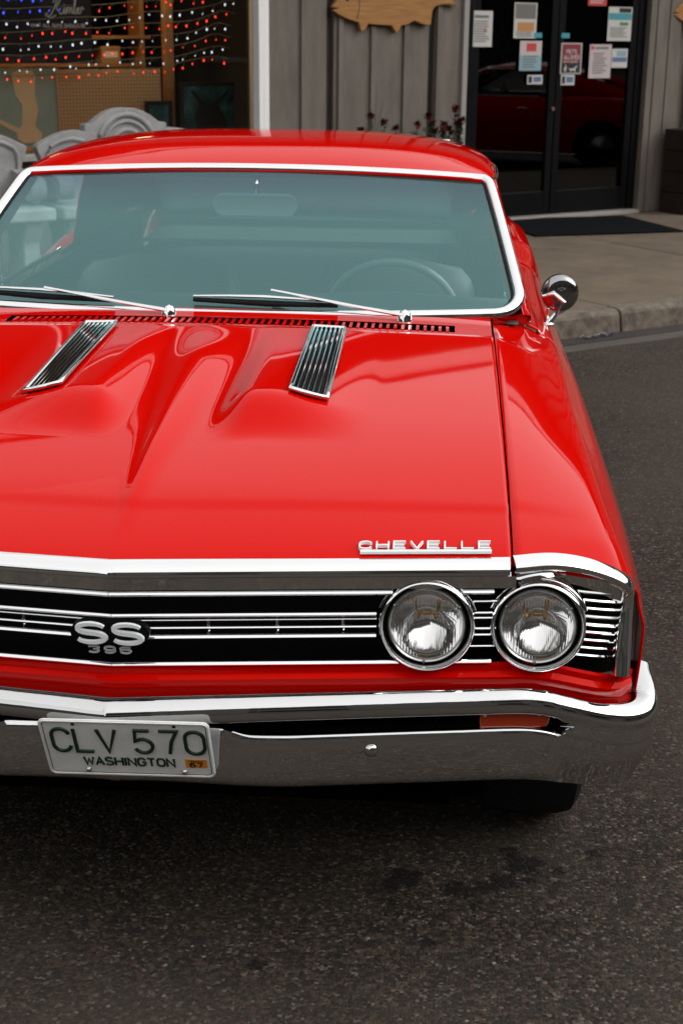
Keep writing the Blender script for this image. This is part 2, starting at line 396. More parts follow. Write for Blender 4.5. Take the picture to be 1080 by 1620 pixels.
# ------------------------------------------------------------------ frame of the street front (kerb, pavement, shop)
PHI = math.atan(.73); FO = Vector((1.69, 10.81, .14))
FE = Vector((math.cos(PHI), math.sin(PHI), 0)); FN = Vector((math.sin(PHI), -math.cos(PHI), 0))
def fw(X, Y, Z=0): return FO+FE*X-FN*Y+Vector((0, 0, Z))     # X along the front, Y into the building, Z above pavement

def struct(o): o['kind'] = 'structure'; return o
b = MB(); b.add([(-150, -150, 0), (150, -150, 0), (150, 150, 0), (-150, 150, 0)], [(0, 1, 2, 3)])
struct(b.build('road', 'asphalt', None, None))
# ring of wooded hills, added unseen to darken the mirrored horizon
b = MB(); rh = random.Random(2); vs = []; NH = 220
for i in range(NH):
    a = 2*math.pi*i/NH; R_ = 75+6*math.sin(a*3); H_ = 17+4*math.sin(a*2+1)+2.5*math.sin(a*5)+rh.uniform(-1.2, 1.8)
    for q, (dr, hf) in enumerate(((0, -.2), (3, .35), (8, .75), (14, 1.0), (24, .8))):
        vs.append((math.cos(a)*(R_+dr), math.sin(a)*(R_+dr), hf*H_+rh.uniform(-.4, .4)))
b.add(vs, [(i*5+j, i*5+j+1, ((i+1) % NH)*5+j+1, ((i+1) % NH)*5+j) for i in range(NH) for j in range(4)])
struct(b.build('added_hill', 'hill_woods', None, None))
# gutter pan: a shallow concrete strip with a dirt line against the kerb
g = empty('gutter', FO, PHI); struct(g)
box('concrete_strip', (-30, 30, -3.93, -3.64, -.14, -.1365), 'gutter_concrete', g)
box('dirt_line', (-30, 30, -3.80, -3.63, -.1365, -.133), 'dirt_and_shade', g)
k = empty('kerb', FO, PHI); struct(k)
KX = [-2.73+1.93*i for i in range(-9, 9)]
kb = None
for i, x in enumerate(KX):
    if kb is None:
        bb = MB(); prof = [(-3.66, -.14), (-3.645, -.03), (-3.63, -.012), (-3.605, -.001), (-3.50, .0), (-3.50, -.14)]
        Ls = 1.914
        bb.add([(0, a, z) for a, z in prof]+[(Ls, a, z) for a, z in prof], [(j, j+6, (j+1) % 6+6, (j+1) % 6) for j in range(6)]+[tuple(range(6)), tuple(reversed(range(6, 12)))])
        kb = bb.build('kerb_block', 'kerb_concrete', k, 25); bev_mod(kb, .006); o = kb
    else:
        o = kb.copy(); COL.objects.link(o); o.parent = k
    o.location = (x+.008, 0, 0)
sw = empty('sidewalk', FO, PHI); struct(sw)
box('joint_bed', (-30, 30, -3.5, .4, -.14, -.018), 'dirt_and_shade', sw)
sb = None
for i, x in enumerate(KX):
    for (y0, y1) in ((-3.492, -1.42), (-1.405, .3)):
        bb = box('paving_slab', (0, 1.918, y0, y1, -.1, 0), 'sidewalk_concrete', sw, .007); bb.location = (x+.006, 0, random.uniform(-.003, .001))

# ------------------------------------------------------------------ the shop building
bld = empty('shop_building', FO, PHI)
tag(bld, 'grey board-and-batten shop front with a large window and black double doors', 'building')
def bx(name, a, mt, p=bld, bev=0): return box(name, a, mt, p, bev)
WL, WR = -7.2, -3.13            # window opening
bx('wall_base', (-14, WR+.05, .02, .2, -.05, .68), 'siding_paint')
bx('wall_core', (-3.03, -1.2, .035, .2, -.05, 3.9), 'dirt_and_shade')  # dark core colour puts shade into the two open grooves
bx('wall_core', (.80, 9.5, .035, .2, -.05, 3.9), 'siding_paint')
bx('wall_core', (-14, WL-.1, .02, .2, .68, 3.9), 'siding_paint')
bx('window_header', (WL-.1, -3.03, .0, .2, 2.55, 3.9), 'siding_paint')
bx('door_header', (-1.2, .80, .0, .2, 2.25, 3.9), 'siding_paint')
# boards between battens; two open grooves stay dark
bo = [(-3.03, -2.745), (-2.725, -2.52), (-2.455, -2.41), (-2.39, -2.11), (-2.09, -1.80), (-1.78, -1.56), (-1.50, -1.48), (-1.46, -1.235)]
for a, c in bo: bx('siding_board', (a, c, .0, .034, 0, 3.9), 'siding_paint', bld, .002)
for x in (-2.735, -2.40, -2.10, -1.79, -1.47): bx('batten', (x-.022, x+.022, -.022, .0335, 0, 3.9), 'siding_paint', bld, .003)
bx('corner_trim', (-1.235, -1.185, -.03, .034, 0, 2.3), 'trim_grey', bld, .004)
# pilaster right of the doors, fluted
for i in range(5): bx('pilaster_board', (.80+.076*i, .80+.076*i+.072, -.035-.008*(i % 2), .034, 0, 2.6), 'siding_paint', bld, .004)
for x in [1.35+.31*i for i in range(26)]: bx('batten', (x-.022, x+.022, -.012, .0345, 0, 3.9), 'siding_paint', bld, .003)
for x in [-13.8+.31*i for i in range(21)]: bx('batten', (x-.022, x+.022, -.012, .0195, .0, 3.9), 'siding_paint', bld, .003)
# eave: soffit, gutter board, roof
bx('soffit', (-14, 9.5, -1.25, .2, 3.9, 3.98), 'soffit')
bx('fascia', (-14, 9.5, -1.31, -1.25, 3.86, 4.12), 'frame_white', bld, .01)
b = MB(); b.add([(-14, -1.36, 4.1), (9.5, -1.36, 4.1), (9.5, 3.0, 5.75), (-14, 3.0, 5.75), (-14, 3.0, 3.9), (9.5, 3.0, 3.9), (-14, -1.2, 3.99), (9.5, -1.2, 3.99)],
      [(0, 1, 2, 3), (3, 2, 5, 4), (0, 3, 4, 6), (1, 7, 5, 2), (0, 6, 7, 1)])
b.build('roof', 'roof_dark', bld, 20)
# shop window
wn = bx('window', (WL, WR, .06, .066, .70, 2.5), 'shop_glass')
for a in ((WR, -3.085, -.03, .12, .66, 2.56), (-3.083, -3.035, -.02, .12, .66, 2.56), (WL-.1, WL, -.03, .12, .66, 2.56), (WL-.1, -3.035, -.032, .12, 2.5, 2.57)):
    bx('window_frame', a, 'frame_white', wn, .006)
bx('window_sill', (WL-.12, -3.02, -.07, .12, .655, .70), 'trim_grey', wn, .006)
# the room behind
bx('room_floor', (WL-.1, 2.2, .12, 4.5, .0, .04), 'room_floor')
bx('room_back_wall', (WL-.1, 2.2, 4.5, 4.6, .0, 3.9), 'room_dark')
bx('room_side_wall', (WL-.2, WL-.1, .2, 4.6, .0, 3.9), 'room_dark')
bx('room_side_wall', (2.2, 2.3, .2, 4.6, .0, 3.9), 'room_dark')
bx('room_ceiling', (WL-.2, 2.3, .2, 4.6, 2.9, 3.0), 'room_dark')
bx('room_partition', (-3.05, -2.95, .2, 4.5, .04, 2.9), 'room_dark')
bx('window_platform', (WL, -3.06, .2, 1.1, .04, .70), 'shelf_wood')
# double doors
bx('threshold', (-1.2, .80, -.06, .12, -.04, .028), 'trim_grey', bld, .006)
for nm, a in (('door_frame', (-1.185, -1.10, .02, .12, .03, 2.25)), ('door_frame', (.715, .80, .02, .12, .03, 2.25)), ('door_frame', (-1.10, .715, .02, .12, 2.17, 2.25))):
    bx(nm, a, 'door_black', bld, .005)
for (x0, x1) in ((-1.095, -.195), (-.185, .71)):
    d = bx('door', (x0, x0+.07, .03, .075, .035, 2.165), 'door_black', bld, .004)
    bx('stile', (x1-.07, x1, .03, .075, .035, 2.165), 'door_black', d, .004)
    bx('rail', (x0+.0705, x1-.0705, .031, .074, .035, .23), 'door_black', d, .004)
    bx('rail', (x0+.0705, x1-.0705, .031, .074, 2.08, 2.165), 'door_black', d, .004)
    bx('glass_pane', (x0+.0705, x1-.0705, .05, .056, .2305, 2.0795), 'door_glass', d)
b = MB(); b.lathe([(0, .012), (.016, .012), (.019, .004), (.019, 0)], Matrix.Translation((-.213, .03, .925)) @ Matrix.Rotation(rad(90), 4, 'X'), 20)
b.build('door_lock', 'satin_chrome', bld)

# notices on the doors -----------------------------------------------------
def fl(o): o.location = FO; o.rotation_euler = (0, 0, PHI); return o
def notice(name, label, x0, x1, z0, z1, base, items, Y=.026, tilt=0):
    o = empty(name, fw((x0+x1)/2, Y, z0), PHI)
    tag(o, label, 'notice', 'notices taped to the glass doors')
    wd, ht = x1-x0, z1-z0
    R = Matrix.Rotation(rad(tilt), 4, 'Y')
    box('sheet', (-wd/2, wd/2, -.0006, .0006, 0, ht), base, o, 0, R)
    groups = {}
    for it in items:     # (material, u0, u1, v0, v1) fractions from the top left
        mt, u0, u1, v0, v1 = it[:5]
        key = mt if len(it) > 5 else (mt, len(groups))
        bb = groups.setdefault(key, MB()); nlev = len(groups)
        bb.box(-wd/2+u0*wd, -wd/2+u1*wd, -.0012-.0004*nlev, -.0006, ht-v1*ht, ht-v0*ht, 0, R)
    for mt, bb in groups.items():
        if isinstance(mt, str): bb.build('text_lines', mt, o, None)['kind'] = 'stuff'
        else: bb.build('print_block', mt[0], o, None)
    return o, wd, ht
def lines(mt, u0, u1, v0, v1, n):
    r = []
    for i in range(n):
        v = v0+(v1-v0)*i/n; r.append((mt, u0+random.uniform(0, .05), u1-random.uniform(0, .25), v, v+(v1-v0)/n*.45, 1))
    return r
notice('paper_notice', 'white typed notice high on the left door glass', -1.13, -.905, 1.43, 1.71, 'paper_white', [('print_grey', .18, .82, .12, .2), ('box_tan', .6, .75, .5, .6)]+lines('print_grey', .15, .9, .28, .9, 9))
notice('paper_flyer', 'grey picture flyer near the top inner corner of left door', -.68, -.44, 1.50, 1.78, 'paper_white', [('print_grey', .05, .95, .03, .45), ('box_tan', .15, .9, .55, .8)]+lines('print_grey', .1, .95, .82, .98, 3))
notice('paper_flyer', 'pink and pale blue flyer below the grey picture flyer', -.605, -.37, 1.24, 1.48, 'paper_pink', [('print_lightblue', .0, 1, .48, 1), ('print_red', .3, .75, .08, .35)]+lines('print_grey', .1, .9, .5, .95, 5))
notice('door_sticker', 'small white and blue sticker low on the left door glass', -.51, -.345, 1.13, 1.205, 'paper_white', [('sign_black', .08, .3, .15, .85), ('print_blue', .4, .9, .2, .75)])
notice('door_sticker', 'small white and blue sticker under the pets sign', -.14, .012, 1.12, 1.205, 'paper_white', [('sign_black', .08, .3, .15, .85), ('print_blue', .4, .9, .2, .75)])
o, wd, ht = notice('pets_sign', 'maroon and black sign allowing pets on a leash', -.155, .078, 1.212, 1.465, 'paper_white', [('print_maroon', .05, .95, .035, .64), ('sign_black', .05, .95, .64, .97)])
b = MB(); fr = lambda a, c, d: Vector((-wd/2+a, -.0030-d, ht-c))
def ftext(s, yv, hh, cw, gap):
    tw = len(s)*cw+(len(s)-1)*gap
    text(b, s, (wd-tw)/2, 0, hh, cw, gap, hh*.2, .0006, lambda a, c, d: Vector((-wd/2+a, -.0024-d, ht-yv-hh+c)))
ftext('PETS', .055, .03, .022, .008); ftext('ALLOWED', .10, .03, .018, .006); ftext('ON A LEASH', .143, .018, .0125, .004)
# a person leading a dog on a leash
P_ = lambda a, c, d: Vector((-wd/2+a, -.0024-d, ht-.245+c))
b.poly([(.045, .005), (.055, .03), (.06, .005), (.066, .005), (.062, .045), (.075, .035), (.077, .038), (.06, .055), (.052, .055), (.04, .035)], 0, .0006, P_)
b.poly(arc(.057, .062, .006, .006, 0, 330, 10), 0, .0006, P_)
b.poly([(.11, .005), (.115, .02), (.10, .034), (.104, .04), (.118, .034), (.15, .036), (.165, .05), (.185, .062), (.19, .056), (.172, .04), (.168, .02), (.172, .005), (.163, .005), (.158, .02), (.125, .02), (.118, .005)], 0, .0006, P_)
b.ribbon([(.076, .037), (.105, .028), (.15, .045)], .002, .0006, P_)
b.build('lettering', 'paper_white', o, None)
notice('paper_notice', 'white notice with curled lower corners right of the pets sign', .165, .415, 1.175, 1.455, 'paper_pink', [('print_red', .05, .2, .05, .15), ('print_grey', .25, .85, .07, .14)]+lines('print_grey', .15, .85, .25, .9, 9), .023)
notice('paper_notice', 'white notice with a teal header high on the right door', .355, .63, 1.485, 1.765, 'paper_white', [('print_teal', .02, .98, .18, .38), ('sign_black', .45, .95, .03, .16), ('print_green', .5, .85, .45, .54)]+lines('print_grey', .08, .9, .6, .92, 6))
notice('paper_flyer', 'blue and white photo flyer beside the curled white notice', .425, .61, 1.262, 1.42, 'paper_white', [('print_blue', .05, .95, .45, .7), ('print_pink' if False else 'print_lightblue', .3, .9, .1, .4)], .0275)
notice('paper_flyer', 'red flyer cut by the top edge of the picture', .115, .325, 1.77, 1.98, 'print_red', lines('paper_pink', .1, .9, .75, .95, 2))
for x, lb in ((-.464, 'left'), (-.16, 'right')):
    notice('tape_tab', 'small teal tab on the inner edge of the %s door glass' % lb, x, x+.09, 1.505, 1.545, 'print_teal', [])

# wooden fish signs ---------------------------------------------------------
FISH = [(-2.508, 1.712), (-2.44, 1.78), (-2.30, 1.86), (-2.12, 1.905), (-2.08, 1.96), (-1.96, 1.975), (-1.90, 1.91), (-1.72, 1.875), (-1.62, 1.83), (-1.55, 1.81), (-1.47, 1.86), (-1.34, 1.985), (-1.345, 1.90), (-1.41, 1.83), (-1.37, 1.77), (-1.318, 1.742),
        (-1.40, 1.752), (-1.47, 1.748), (-1.54, 1.735), (-1.572, 1.70), (-1.575, 1.655), (-1.585, 1.592), (-1.66, 1.598), (-1.74, 1.622), (-1.80, 1.598), (-1.865, 1.585), (-1.885, 1.55), (-1.916, 1.530), (-1.955, 1.585), (-2.06, 1.588), (-2.175, 1.596), (-2.20, 1.555), (-2.238, 1.537), (-2.262, 1.603), (-2.36, 1.627), (-2.44, 1.655), (-2.50, 1.69), (-2.445, 1.705)]
def fish(label, dx, dz=0):
    cx = -1.95; o = empty('fish_sign', fw(cx+dx, -.03, 1.5+dz), PHI); tag(o, label, 'sign', 'carved wooden fish signs on the wall')
    bb = MB(); bb.poly([(a-cx, c-1.5) for a, c in FISH], -.025, .015, lambda a, c, d: Vector((a, d, c)))
    q = bb.build('fish_board', 'fish_wood', o, 25); bev_mod(q, .004)
    bb = MB(); bb.lathe([(0, .006), (.012, .005), (.016, 0)], Matrix.Translation((-.42, -.0255, .27)) @ Matrix.Rotation(rad(90), 4, 'X'), 16); bb.build('eye', 'print_black', o)
    bb = MB(); bb.ribbon([(-.34, .36), (-.315, .30), (-.31, .22), (-.33, .13)], .006, .002, lambda a, c, d: Vector((a, -.0252-d, c))); bb.build('gill_groove', 'print_black', o)
fish('long carved wooden fish board hung between window and doors', 0)
fish('carved wooden fish board right of the doors, only its snout in view', 3.56, .02)

# floor mat, litter ----------------------------------------------------------
M_ = Matrix.Rotation(rad(-15), 4, 'Z')
mo = box('door_mat', (-.72, .62, -.53, .53, 0, .012), 'mat_rubber', None, .004); mo.location = fw(-.30, -.60, .002); mo.rotation_euler = (0, 0, PHI+rad(-15))
tag(mo, 'black rubber door mat lying askew before the glass doors', 'door mat')
b = MB(); base = fw(-3.10, -3.72, -.128)
pts = [base+FE*t*.26+Vector((0, 0, .008+.006*math.sin(t*23)))-FN*(.012*math.sin(t*14)) for t in [i/24 for i in range(25)]]
for i in range(24):
    a, c = pts[i], pts[i+1]; wd_ = .010+.006*math.sin(i*1.7); sd = FN*wd_+Vector((0, 0, wd_*.7))
    b.add([a-sd, a+sd, c+sd, c-sd], [(0, 1, 2, 3)], 1 if i > 17 else 0)
o = b.build('litter_scrap', ['litter_white', 'litter_purple'], None, 60); solid(o, .001)
tag(o, 'crumpled white and purple wrapper scrap in the gutter by the kerb', 'litter')

# cast stone benches ----------------------------------------------------------
def bench_mesh(root):
    half = [(0, 1.056), (.06, 1.052), (.12, 1.036), (.17, 1.010), (.215, .978), (.235, .965), (.255, .958), (.275, .962), (.285, .955), (.285, .915), (.33, .925), (.40, .918), (.46, .905), (.52, .880), (.57, .855), (.60, .842), (.61, .825), (.60, .79), (.575, .74), (.57, .70), (.57, .45)]
    out = half+[(-a, c) for a, c in reversed(half)][:-1]
    bb = MB(); bb.poly(out, -.04, .05, lambda a, c, d: Vector((a, d, c))); q = bb.build('backrest', 'cast_stone', root, 30); bev_mod(q, .012, 3)
    for r, t in ((.205, .016), (.165, .012), (.115, .014), (.06, .018)):
        bb = MB(); bb.tube([(r*math.cos(rad(a)), -.045, .80+r*1.05*math.sin(rad(a))) for a in range(-5, 186, 10)], t, 8); bb.build('relief_arch', 'cast_stone', q)
    for s in (1, -1):
        bb = MB(); bb.tube([(s*x, -.045, z) for x, z in ((.30, .86), (.38, .875), (.46, .86), (.52, .83), (.545, .79), (.54, .5))], .013, 8); bb.build('relief_moulding', 'cast_stone', q)
        lg = MB(); lg.poly([(-.40, .0), (.02, .0), (.0, .07), (-.05, .12), (-.06, .28), (-.0, .36), (.02, .42), (-.40, .42), (-.38, .36), (-.32, .28), (-.33, .12), (-.38, .07)], s*.50-.055, s*.50+.055, lambda a, c, d: Vector((d, a, c)))
        bev_mod(lg.build('leg', 'cast_stone', root, 30), .012)
        ar = MB(); ar.poly(arc(-.30, .60, .07, .07, 90, 400, 12)+[(-.2, .53), (-.05, .50), (-.041, .50), (-.041, .70), (-.15, .68)], s*.55-.05, s*.55+.05, lambda a, c, d: Vector((d, a, c)))
        bev_mod(ar.build('armrest', 'cast_stone', root, 30), .012)
    q = box('seat', (-.62, .62, -.46, -.042, .421, .50), 'cast_stone', root, .015)
    for x in [-.44+.11*i for i in range(9)]: pass
    return root
for X, lb in ((-4.672, 'arched cast stone bench standing in front of the shop window'), (-5.955, 'cast stone bench at the left edge, only its right end in view')):
    r = empty('stone_bench', fw(X, -1.0, .0), PHI); tag(r, lb, 'bench', 'cast stone benches before the window'); bench_mesh(r)

# planters --------------------------------------------------------------------
def planter(label, X0, X1, Y0, Y1, zt, pts, seed):
    rnd = random.Random(seed); r = empty('flower_planter', fw((X0+X1)/2, (Y0+Y1)/2, 0), PHI); tag(r, label, 'planter', 'planters along the shop wall')
    hx, hy = (X1-X0)/2, (Y1-Y0)/2
    for i in range(4):
        z0 = zt*i/4
        box('plank', (-hx, hx, -hy-.018, -hy, z0+.004, z0+zt/4-.004), 'planter_wood', r, .003); box('plank', (-hx, hx, hy, hy+.018, z0+.004, z0+zt/4-.004), 'planter_wood', r, .003)
        box('plank', (-hx-.018, -hx, -hy, hy, z0+.004, z0+zt/4-.004), 'planter_wood', r, .003); box('plank', (hx, hx+.018, -hy, hy, z0+.004, z0+zt/4-.004), 'planter_wood', r, .003)
    box('soil_bed', (-hx+.001, hx-.001, -hy+.001, hy-.001, .01, zt-.03), 'soil', r)
    lf = MB(); fl_ = MB(); st = MB()
    for (x, h) in pts:
        y = rnd.uniform(-hy*.6, hy*.6); top = Vector((x+rnd.uniform(-.02, .02), y, h)); bs = Vector((x, y, zt-.04))
        st.tube([bs, (bs+top)/2+Vector((rnd.uniform(-.01, .01), 0, 0)), top], .004, 5)
        for i in range(26):
            a = rnd.uniform(0, 6.28); el = rnd.uniform(-.6, .9); d = Vector((math.cos(a)*math.cos(el), math.sin(a)*math.cos(el), math.sin(el))); ln = rnd.uniform(.03, .055)
            p = top+Vector((0, 0, -rnd.uniform(0, .02))); sd = d.cross(Vector((0, 0, 1))).normalized()*ln*.45
            fl_.add([p, p+d*ln*.5+sd, p+d*ln, p+d*ln*.5-sd], [(0, 1, 2, 3)])
        for i in range(22):
            p = bs.lerp(top, rnd.uniform(.1, .95)); a = rnd.uniform(0, 6.28); d = Vector((math.cos(a), math.sin(a), rnd.uniform(-.2, .6))).normalized(); ln = rnd.uniform(.04, .08); sd = d.cross(Vector((0, 0, 1))).normalized()*ln*.28
            lf.add([p, p+d*ln*.5+sd, p+d*ln, p+d*ln*.5-sd], [(0, 1, 2, 3)])
    o = st.build('stems', 'leaf_dark', r); o['kind'] = 'stuff'
    o = lf.build('leaves', 'leaf_dark', r, None); o['kind'] = 'stuff'
    o = fl_.build('flower_heads', 'flower_red', r, None); o['kind'] = 'stuff'
    return r
r = planter('dark planter of red flowers against the siding behind the car roof', -2.50, -1.42, -.42, -.18, .66,
            [(.47, .86), (.42, .82), (.36, .85), (.54, .80), (.30, .80), (-.36, .93), (-.24, .88), (-.12, .84), (.05, .86), (.16, .92), (.26, .86), (.34, .82), (.44, .97), (.50, .88), (-.45, .82), (.40, .85), (.52, .84)], 3)
b = MB()
for dx, dz, bend in ((-.28, 1.16, .02), (-.24, 1.14, .10), (-.20, 1.06, .16), (-.30, 1.05, -.04)):
    b.tube([Vector((-.29+bend*t*t*1.3+dx*.1*t, 0, .6+(dz-.6)*t)) for t in [i/8 for i in range(9)]], [.003*(1-.7*i/8) for i in range(9)], 5)
b.build('grass_blade', 'leaf_dark', r)
planter('dark planter with one red flower at the right edge beside the pilaster', 1.03, 1.9, -.40, -.10, .74, [(-.33, .90), (-.25, .84), (-.1, .95), (.1, .9), (.3, .88)], 5)

# the other side of the street, behind the photographer: it shades and is mirrored
def opposite(label, X0, X1, ht, mt, seed):
    r = empty('street_building', fw((X0+X1)/2, -20.5, 0), PHI); tag(r, label, 'building', 'buildings across the street'); h = (X1-X0)/2; rq = random.Random(seed)
    box('wall', (-h, h, -6, 0, -.14, ht), mt, r); box('cornice', (-h-.1, h+.1, -.2, .25, ht-.5, ht-.2), 'trim_grey', r, .02); box('parapet', (-h, h, -.35, .06, ht, ht+.4), mt, r)
    nx = int((X1-X0)/2.4)
    for fl_ in range(int(ht/3.4)):
        for i in range(nx):
            x = -h+(i+.5)*(X1-X0)/nx; w_ = box('window', (x-.6, x+.6, .02, .06, 1.0+3.4*fl_, 2.7+3.4*fl_), 'door_black', r, .01); box('window_sill', (x-.7, x+.7, .0, .16, .9+3.4*fl_, .99+3.4*fl_), 'trim_grey', w_)
opposite('tall dark brick building across the street behind the camera', -22, -4, 7.6, 'brick_dark', 1)
opposite('lower brown building across the street behind the camera', -3.9, 14, 6.8, 'siding_brown', 2)
# things in the shop window -----------------------------------------------------
def loc(o, X, Y, Z): o.location = fw(X, Y, Z); o.rotation_euler = (0, 0, PHI); return o
r = tag(empty('pegboard', fw(-4.06, .60, .70), PHI), 'tan pegboard standing behind the window above the bench', 'pegboard')
box('board', (-.42, .42, 0, .012, 0, .55), 'peg_board', r, .002)
b = MB()
for i in range(32):
    for j in range(20): b.box(-.405+.026*i, -.397+.026*i, -.0012, .001, .02+.026*j, .028+.026*j)
o = b.build('peg_holes', 'print_black', r, None); o['kind'] = 'stuff'
r = tag(empty('poster', fw(-4.90, .62, .70), PHI), 'teal poster of a standing figure leaning behind the window glass', 'poster')
box('sheet', (-.48, .44, -.003, .003, 0, .56), 'poster_teal', r)
box('border_strip', (.44, .465, -.006, .006, 0, .56), 'sign_black', r)
b = MB(); b.poly([(.10, .06), (.10, .12), (.14, .16), (.15, .30), (.10, .38), (.08, .52), (.13, .545), (.24, .545), (.26, .50), (.25, .38), (.27, .26), (.24, .15), (.29, .10), (.28, .04), (.15, .03)], -.006, -.0035, lambda a, c, d: Vector((a, d, c)))
b.poly([(-.08, .20), (-.06, .22), (.13, .13), (.11, .10)], -.0062, -.0035, lambda a, c, d: Vector((a, d, c))); b.build('printed_figure', 'poster_beige', r)
b = MB()
for i in range(12): b.box(-.44, random.uniform(-.2, -.06), -.005, -.0035, .40-.025*i, .408-.025*i)
b.build('printed_text', 'sign_print', r, None)
b = MB(); b.box(-.44, -.02, -.005, -.0035, .47, .50); b.build('printed_title', 'print_red', r, None)
def picture(label, X0, X1, Z0, Z1, Y):
    r = tag(empty('framed_picture', fw((X0+X1)/2, Y, Z0), PHI), label, 'picture'); h = (X1-X0)/2; ht = Z1-Z0; t = .028
    box('canvas', (-h+t, h-t, 0, .006, t, ht-t), 'picture_scene', r)
    for a in ((-h, h, -.012, .012, 0, t-.0005), (-h, h, -.012, .012, ht-t+.0005, ht), (-h, -h+t-.0005, -.0125, .0125, t, ht-t), (h-t+.0005, h, -.0125, .0125, t, ht-t)): box('frame_rail', a, 'picture_frame', r, .002)
    return r
picture('small dark framed teal picture between pegboard and post', -3.80, -3.575, .74, 1.02, .55)
r = picture('large dark framed teal landscape picture near the white window frame', -3.52, -2.99+.02-.05, .705, 1.155, .52)
b = MB(); b.poly([(-.1, .08), (-.13, .2), (-.08, .28), (-.16, .38), (-.14, .39), (-.04, .30), (.0, .29), (.05, .30), (.16, .39), (.17, .37), (.08, .28), (.13, .2), (.16, .08)], -.004, -.001, lambda a, c, d: Vector((a, d, c))); b.build('painted_antlers', 'picture_frame', r)
r = box('wooden_post', (-.035, .035, -.035, .035, 0, 1.1), 'shelf_wood', None, .004); loc(r, -3.545, .66, .70); tag(r, 'orange wooden post standing between shelf and large picture', 'post')
r = tag(empty('display_shelf', fw(-4.6, 1.15, .70), PHI), 'two-tier wooden display shelf behind the strings of lights', 'shelf')
box('shelf_board', (-1.5, 1.05, -.10, .14, .555, .58), 'shelf_wood', r, .003); box('shelf_board', (-1.5, 1.10, -.10, .14, .765, .79), 'shelf_wood', r, .003); box('shelf_board', (-1.5, .2, -.10, .14, .33, .352), 'shelf_wood', r, .003)
for x in (-1.48, 1.03): box('shelf_upright', (x-.02, x+.02, -.09, .13, 0, 1.2), 'shelf_wood', r, .003)
rnd = random.Random(4); x = -1.3; nb = 0
BC = [('tan', 'box_tan'), ('cream', 'box_cream'), ('dark', 'print_grey')]
while x < .85:
    wd_ = rnd.uniform(.10, .19); ht = rnd.uniform(.09, .17); cn, cm = BC[nb % 3]
    o = box('goods_box', (0, wd_, -.07, .07, 0, ht), cm, None, .003); loc(o, -4.6+x, 1.15, .70+.5803); tag(o, '%s goods box, %s of the boxes on the display shelf from the left' % (cn, ['first', 'second', 'third', 'fourth', 'fifth', 'sixth', 'seventh', 'eighth', 'ninth', 'tenth', 'eleventh', 'twelfth', 'thirteenth', 'last'][nb]), 'box', 'boxes on the display shelf')
    b = MB(); b.box(wd_*.15, wd_*.85, -.0712, -.0702, ht*.35, ht*.7); b.build('box_label', 'sign_print' if nb % 2 else 'print_red', o, None)
    x += wd_+rnd.uniform(.02, .12); nb += 1
# dark sign with script lettering
r = tag(empty('script_sign', fw(-4.55, .34, 1.30), PHI), 'black sign with pale script lettering above the teal poster', 'sign')
box('sign_panel', (-.55, .25, -.004, .004, 0, .62), 'sign_black', r, .002)
b = MB(); fr = lambda a, c, d: Vector((a-.04, -.0045-d, .315+c))
K = .00062
def scr(pts, wd=.008): b.ribbon([(p.x, p.y) for p in catmull([Vector((x*K, y*K, 0)) for x, y in pts], 6)], wd, .002, fr)
scr([(-60, 40), (-85, 20), (-60, 2), (-20, 25), (30, 110), (60, 190), (40, 200), (10, 150)])              # K stem and flourish
scr([(110, 200), (60, 125), (25, 98)]); scr([(40, 105), (70, 60), (95, 30), (125, 45)])                    # K arms
scr([(125, 45), (145, 100), (140, 40), (158, 38)]); scr([(158, 38), (172, 100), (172, 40), (190, 98), (205, 95), (205, 40), (222, 98), (238, 90), (236, 42), (252, 45)])   # i m
scr([(252, 45), (275, 130), (285, 190), (272, 180), (262, 60), (280, 35), (300, 60), (285, 90)])          # b
scr([(285, 70), (318, 75), (325, 95), (308, 98), (302, 60), (322, 38), (345, 60)]); scr([(345, 60), (352, 105), (372, 95), (378, 80)])   # e r
scr([(-85, 12), (-20, -12), (40, 20)], .006)
b.box(.045, .052, -.0062, -.0045, .393, .40)
b.build('script_lettering', 'sign_print', r, None)
b = MB(); text(b, 'WHAT ALL GUNS SHOULD BE', -.21, .245, .022, .014, .0055, .005, .001, lambda a, c, d: Vector((a, -.0045-d, c))); b.build('small_lettering', 'sign_print', r, None)
